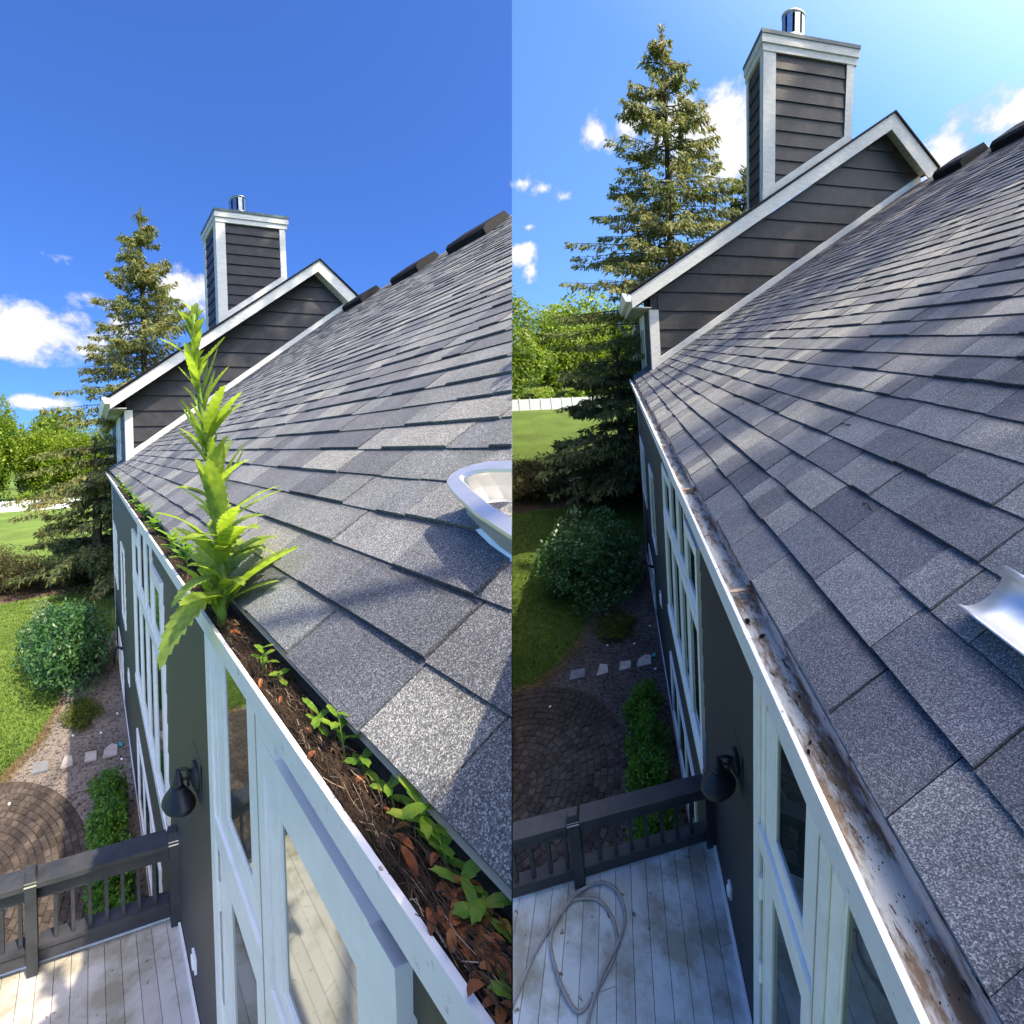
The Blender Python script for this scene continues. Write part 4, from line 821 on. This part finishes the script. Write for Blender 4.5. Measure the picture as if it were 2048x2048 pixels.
    # the great weed
    t = w.empty('giant_weed', (1.66, .05, .05), 'tall bright green toothed weed growing out of the clogged left gutter', 'weed')
    B = np.array([1.66, .05, .05]); H = 1.28
    stem = lambda f: B + np.array([.05 * math.sin(2.6 * f) - .02 * f * f, -.05 * f + .028 * math.sin(5.2 * f), H * f])
    w.obj('stem', MB().tube([stem(f) for f in np.linspace(0, 1, 18)], [.020 * (1 - .72 * f) + .002 for f in np.linspace(0, 1, 18)], 9), 'weed_stem', t, smooth=True)
    for k in range(36):                      # spreading lower leaves
        f = .015 + .30 * (k / 36.) ** .9; m = MB(); az = k * 2.399 + rs.normal() * .5
        L = rs.uniform(.22, .44) * (1.1 - f); blade_leaf(m, stem(f), az, rs.uniform(.0, 1.15) + f * .8, L, L * rs.uniform(.30, .42), rs.uniform(.1, 1.3), rs, 22, .22, rs.uniform(.05, .22)); w.obj('leaf', m, 'weed_leaf', t, smooth=True)
    for k in range(44):                      # leaves held up along the stem, uneven in length and lean
        f = .30 + .58 * (k / 44.); m = MB(); az = rs.uniform(0, 6.28)
        L = (.37 - .24 * f) * rs.uniform(.55, 1.3); blade_leaf(m, stem(f), az, rs.uniform(.7, 1.42), L, L * rs.uniform(.17, .28), rs.uniform(-.5, .8), rs, 20, .24, rs.uniform(.10, .32)); w.obj('leaf', m, 'weed_leaf', t, smooth=True)
    for k in range(46):                      # crowded buds and small leaves towards the tip
        f = .80 + .20 * (k / 46.); m = MB(); L = rs.uniform(.05, .12); blade_leaf(m, stem(f), rs.uniform(0, 6.28), rs.uniform(.9, 1.5), L, L * rs.uniform(.3, .5), rs.uniform(-.2, .6), rs, 6, .2, .25); w.obj('bud_leaf', m, 'weed_bud' if k % 2 else 'weed_leaf', t, smooth=True)

def sweep(path, prof, up=(0, 0, 1)):
    mb = MB(); P_ = [np.array(p, float) for p in path]; n = len(prof); vs = []
    for i, p in enumerate(P_):
        t = P_[min(i + 1, len(P_) - 1)] - P_[max(i - 1, 0)]; t /= np.linalg.norm(t); s_ = np.cross(t, up); s_ /= np.linalg.norm(s_); u = np.cross(s_, t)
        vs += [p + s_ * a + u * b for a, b in prof]
    fs = [(i * n + k, (i + 1) * n + k, (i + 1) * n + (k + 1) % n, i * n + (k + 1) % n) for i in range(len(P_) - 1) for k in range(n)] + [tuple(range(n)), tuple(range((len(P_) - 1) * n, len(P_) * n))[::-1]]
    return mb.add(vs, fs)

# ================================================================== the two places
MA = [[-0.953, 0.756, -0.046], [0.138, 0.073, 0.989], [-0.963, -0.270, -0.018]]; CA = [0, -.447, .781]
MBm = [[0.222, 1.162, -0.134], [0.377, 0.112, 0.998], [-0.938, -0.257, 0.234]]; CB = [.463, -.418, 1.2]
LEFT = House(MA, CA, -1, 4.2); RIGHT = House(MBm, CB, 1, .45)
BEHIND = House(RC.T, np.zeros(3), 0)      # the ground behind the photographer, in plain world axes
BEHIND.C = CAM * 1.
PL = dict(x0=.25, floor=-.004, back=.03, backmat='dark_void', seed=21, rim=.062, hangers=(), trough='gutter_metal', w2=(.80, .72), w2top=-.365, vents=[(10.75, 7.85), (8.5, 7.85), (6.65, 7.85)],  # left backmat is near black: shadow under the shingle edge put into colour
          house_label='dark sided house with white windows and a clogged gutter, beside the giant weed', deck_label='warm grey board deck below the clogged gutter, partly in sunlight', rail_label='dark painted deck railing with a sunlit far section, below the clogged gutter',
          lamp_label='black barn lamp on the wall left of the patio window, below the clogged gutter', deck_mat='deck_warm', where='below the clogged gutter', far='past the clogged gutter', sp2=11.2)
PR = dict(x0=.5, floor=.048, back=.10, backmat='gutter_back', seed=57, rim=.098, hangers=(.72, 2.26, 3.77, 5.34, 6.52, 7.8, 9.26, 10.7, 12.3), trough='gutter_metal', w2=(.80, .72), w2top=-.2, vents=[(10.15, 7.85), (8.35, 7.85), (6.6, 7.85)],
          house_label='dark sided house with white windows and a cleaned empty gutter, grey roof in patchy light', deck_label='blue grey peeling board deck with a hose coiled on it', rail_label='dark painted deck railing behind the coiled hose, below the cleaned gutter',
          lamp_label='black barn lamp on the wall below the cleaned gutter, in front of the railing end', deck_mat='deck_cool', where='below the cleaned gutter', far='past the cleaned gutter', sp2=15.5)
build_house(LEFT, 'left', True, PL); build_house(RIGHT, 'right', False, PR)
build_deck(LEFT, PL); build_deck(RIGHT, PR)
build_yard(LEFT, PL); build_yard(RIGHT, PR)
build_weeds(LEFT)
LADA = [(.874, .785), (.978, .776), (1.057, .771), (1.10, .757), (1.122, .738), (1.128, .72), (1.118, .70), (1.09, .682), (1.026, .649), (.935, .607), (.817, .565), (.701, .527)]
LADB = [(1.411, .57), (1.344, .57), (1.275, .57), (1.15, .57), (1.0, .57)]
# ladder stand-off arms resting on the shingles
def on_roof(x, y, h): return (x, y, roofz(y) + h)
IPROF = [(-.020, -.070), (.020, -.070), (.024, -.060), (.012, -.050), (.009, 0), (.012, .050), (.024, .060), (.020, .070), (-.020, .070), (-.024, .060), (-.012, .050), (-.009, 0), (-.012, -.050), (-.024, -.060)]
la = LEFT.empty('ladder_arm', on_roof(1.2, .8, 0), 'bent aluminium ladder stand-off arm resting on the sunlit shingles', 'ladder arm')
pa_ = [on_roof(x - .05, y - .012, .085) for x, y in LADA]
LEFT.obj('channel', sweep(pa_, IPROF, (0, -.55, .84)), 'aluminium', la, smooth=False)
lb_ = RIGHT.empty('ladder_arm', on_roof(1.4, .6, 0), 'straight end of an aluminium ladder arm lying on the shaded shingles at the right edge', 'ladder arm')
cprof = [(.085 * math.sin(a), .03 - .06 * math.cos(a)) for a in np.linspace(-1.35, 1.35, 12)] + [(.094 * math.sin(a), .03 - .072 * math.cos(a)) for a in np.linspace(1.45, -1.45, 12)]
RIGHT.obj('channel', sweep([on_roof(*p, .06) for p in LADB], cprof, (0, -.55, .84)), 'aluminium', lb_, smooth=True)
# hose loops on the right deck
HP = [(.4, -1.9), (1.5, -1.62), (2.3, -1.5), (2.8, -1.348), (3.06, -1.24), (3.2, -1.13), (3.285, -1.05), (3.30, -.954), (3.238, -.808), (3.074, -.707), (2.911, -.695), (2.803, -.76), (2.72, -.83), (2.66, -.93), (2.78, -1.03), (2.92, -1.10), (3.06, -1.145), (3.172, -1.13), (3.27, -1.05), (3.345, -.95), (3.352, -.796), (3.253, -.677), (3.075, -.627), (2.929, -.681), (2.79, -.785), (2.60, -.864), (2.3, -.9), (1.6, -1.0), (.5, -1.1)]
def smoothp(P_, n=7):
    out = []; P_ = [np.array(p, float) for p in P_]
    for i in range(len(P_) - 1):
        p0, p1, p2, p3 = P_[max(i - 1, 0)], P_[i], P_[i + 1], P_[min(i + 2, len(P_) - 1)]
        for t in np.linspace(0, 1, n, endpoint=False): out.append(.5 * ((2 * p1) + (-p0 + p2) * t + (2 * p0 - 5 * p1 + 4 * p2 - p3) * t * t + (-p0 + 3 * p1 - 3 * p2 + p3) * t ** 3))
    return out + [P_[-1]]
hz_ = smoothp([(x, y, DZ + .022 + .022 * (i > 13)) for i, (x, y) in enumerate(HP)])
RIGHT.obj('hose', MB().tube(hz_, .0115, 8), 'hose_rubber', smooth=True, label='grey garden hose looped on the peeling right deck', cat='hose')
# crumbs of dirt left in the cleaned gutter
rs = np.random.RandomState(3); mb = MB()
for k in range(420):
    x = rs.uniform(.3, 4.5); y = rs.choice((rs.uniform(.03, .118), rs.uniform(.06, .10))); r = rs.uniform(.0008, .0028); mb.add([(x - r, y - r, .049), (x + r * 1.6, y, .049), (x, y + r, .049), (x, y, .049 + r)], [(0, 1, 3), (1, 2, 3), (2, 0, 3)])
RIGHT.obj('dirt_crumbs', mb, 'compost', kind='stuff', label='dark crumbs of wet dirt left on the floor of the cleaned gutter', cat='dirt')
for (x, y, L, az, lb) in ((.60, .085, .030, .3, 'black wet leaf scrap lowest in the cleaned gutter, near the frame bottom'), (.72, .06, .022, 1.2, 'small black leaf scrap second from the bottom of the cleaned gutter'), (.80, .055, .02, .4, 'black leaf scrap third from the bottom of the cleaned gutter'),
                         (1.42, .04, .022, .2, 'black leaf scrap against the gutter lip beside the patio window'), (1.45, .052, .02, .8, 'black leaf scrap just above the one on the gutter lip'), (2.05, .045, .05, .1, 'long dark curled leaf just below the copper gutter hanger'), (1.95, .06, .04, 1.0, 'dark curled leaf in the middle of the gutter floor below the hanger'), (1.62, .095, .018, .2, 'small black leaf scrap against the back of the cleaned gutter')):
    m = MB(); blade_leaf(m, (x, y, .052), az, .1, L, L * .45, .4, rs, 6, .1, .2, False)
    RIGHT.obj('wet_leaf', m, 'compost', label=lb, cat='leaf', group='wet leaf scraps in the cleaned gutter')
m = MB()
for (x0, y0, a, L, lb) in ((4.6, .75, .5, .25, 'long thin dry twig lying far up the right roof shingles'), (2.9, .95, -.4, .12, 'short dry twig in the middle of the right roof'), (2.1, .62, .3, .08, 'shortest dry twig, nearest the ladder arm on the right roof')): m = MB(); RIGHT.obj('pine_twig', m.tube([on_roof(x0, y0, .012), on_roof(x0 + L * .5, y0 + L * .3 * a, .02), on_roof(x0 + L, y0 + L * .2 * a, .012)], .003, 4), 'twig', label=lb, cat='twig', group='dry twigs on the right roof')
# trees standing behind the camera that throw the broken shade
SHADE = [(RIGHT, (13, 6.0, 4.9), 26, 1.7, 60, .6, 1, 'tall loose tree behind the photographer shading the right gable'),
         (RIGHT, (13, 5.4, 7.8), 26, 1.4, 60, .5, 2, 'taller loose tree behind the photographer shading the right chimney'),
         (RIGHT, (9.6, 5.2, 3.4), 19, 2.1, 420, .40, 3, 'loose tree behind the photographer dappling the middle of the right roof'),
         (RIGHT, (1.3, .7, .45), 9, .95, 1400, .17, 4, 'dense small tree behind the photographer shading the near shingles on the right'),
         (LEFT, (13, 4.6, 3.6), 96, 17, 150, 3.6, 5, 'very tall tree behind the photographer shading the left gable'),
         (LEFT, (13, 5.0, 7.2), 96, 14, 110, 3.6, 6, 'tallest tree behind the photographer shading the left chimney')]
for (w, p, t, r, n, size, sd, lb) in SHADE:
    q = w.w(p) + SUN * t; d = RC.T @ (q - CAM)
    rr = np.random.RandomState(sd); tr = BEHIND.empty('shade_tree', (q[0], min(q[1], -4), 0), lb, 'tree', 'trees behind the photographer')
    BEHIND.obj('trunk', MB().tube([(q[0], min(q[1], -4) , 0), (q[0], min(q[1], -4), q[2] * .45), (q[0], q[1], q[2])], [.32, .26, .08], 8), 'bark', tr)
    mb = MB(); crown(BEHIND, mb, q, (r, r, r * 1.1), n, size, rr, 30, aspect=.7); BEHIND.obj('crown', mb, 'broadleaf', tr)
pa1, pa2 = LEFT.w(on_roof(.84, .62, 0)), LEFT.w(on_roof(1.84, .21, 0))
px_ = pa1 + SUN * 19; t2 = ((px_ - pa2)[:2] @ SUN[:2]) / (SUN[:2] @ SUN[:2]); top = (pa2 + SUN * t2)[2]
BEHIND.obj('shadow_caster', MB().tube([(px_[0], px_[1], 0), (px_[0], px_[1], top)], [.16, .14], 10), 'bark', smooth=True, label='added unseen pole behind the camera, casting the ladder rail shadow on the left roof', cat='pole')  # added, unseen: stands in for a ladder rail and throws its shadow band
for o in [o for o in bpy.data.objects if o.type == 'EMPTY' and not any(c.type == 'MESH' for c in o.children_recursive)]: bpy.data.objects.remove(o)
print('objects', len(bpy.data.objects), 'tris', sum(len(o.data.polygons) for o in bpy.data.objects if o.type == 'MESH'))
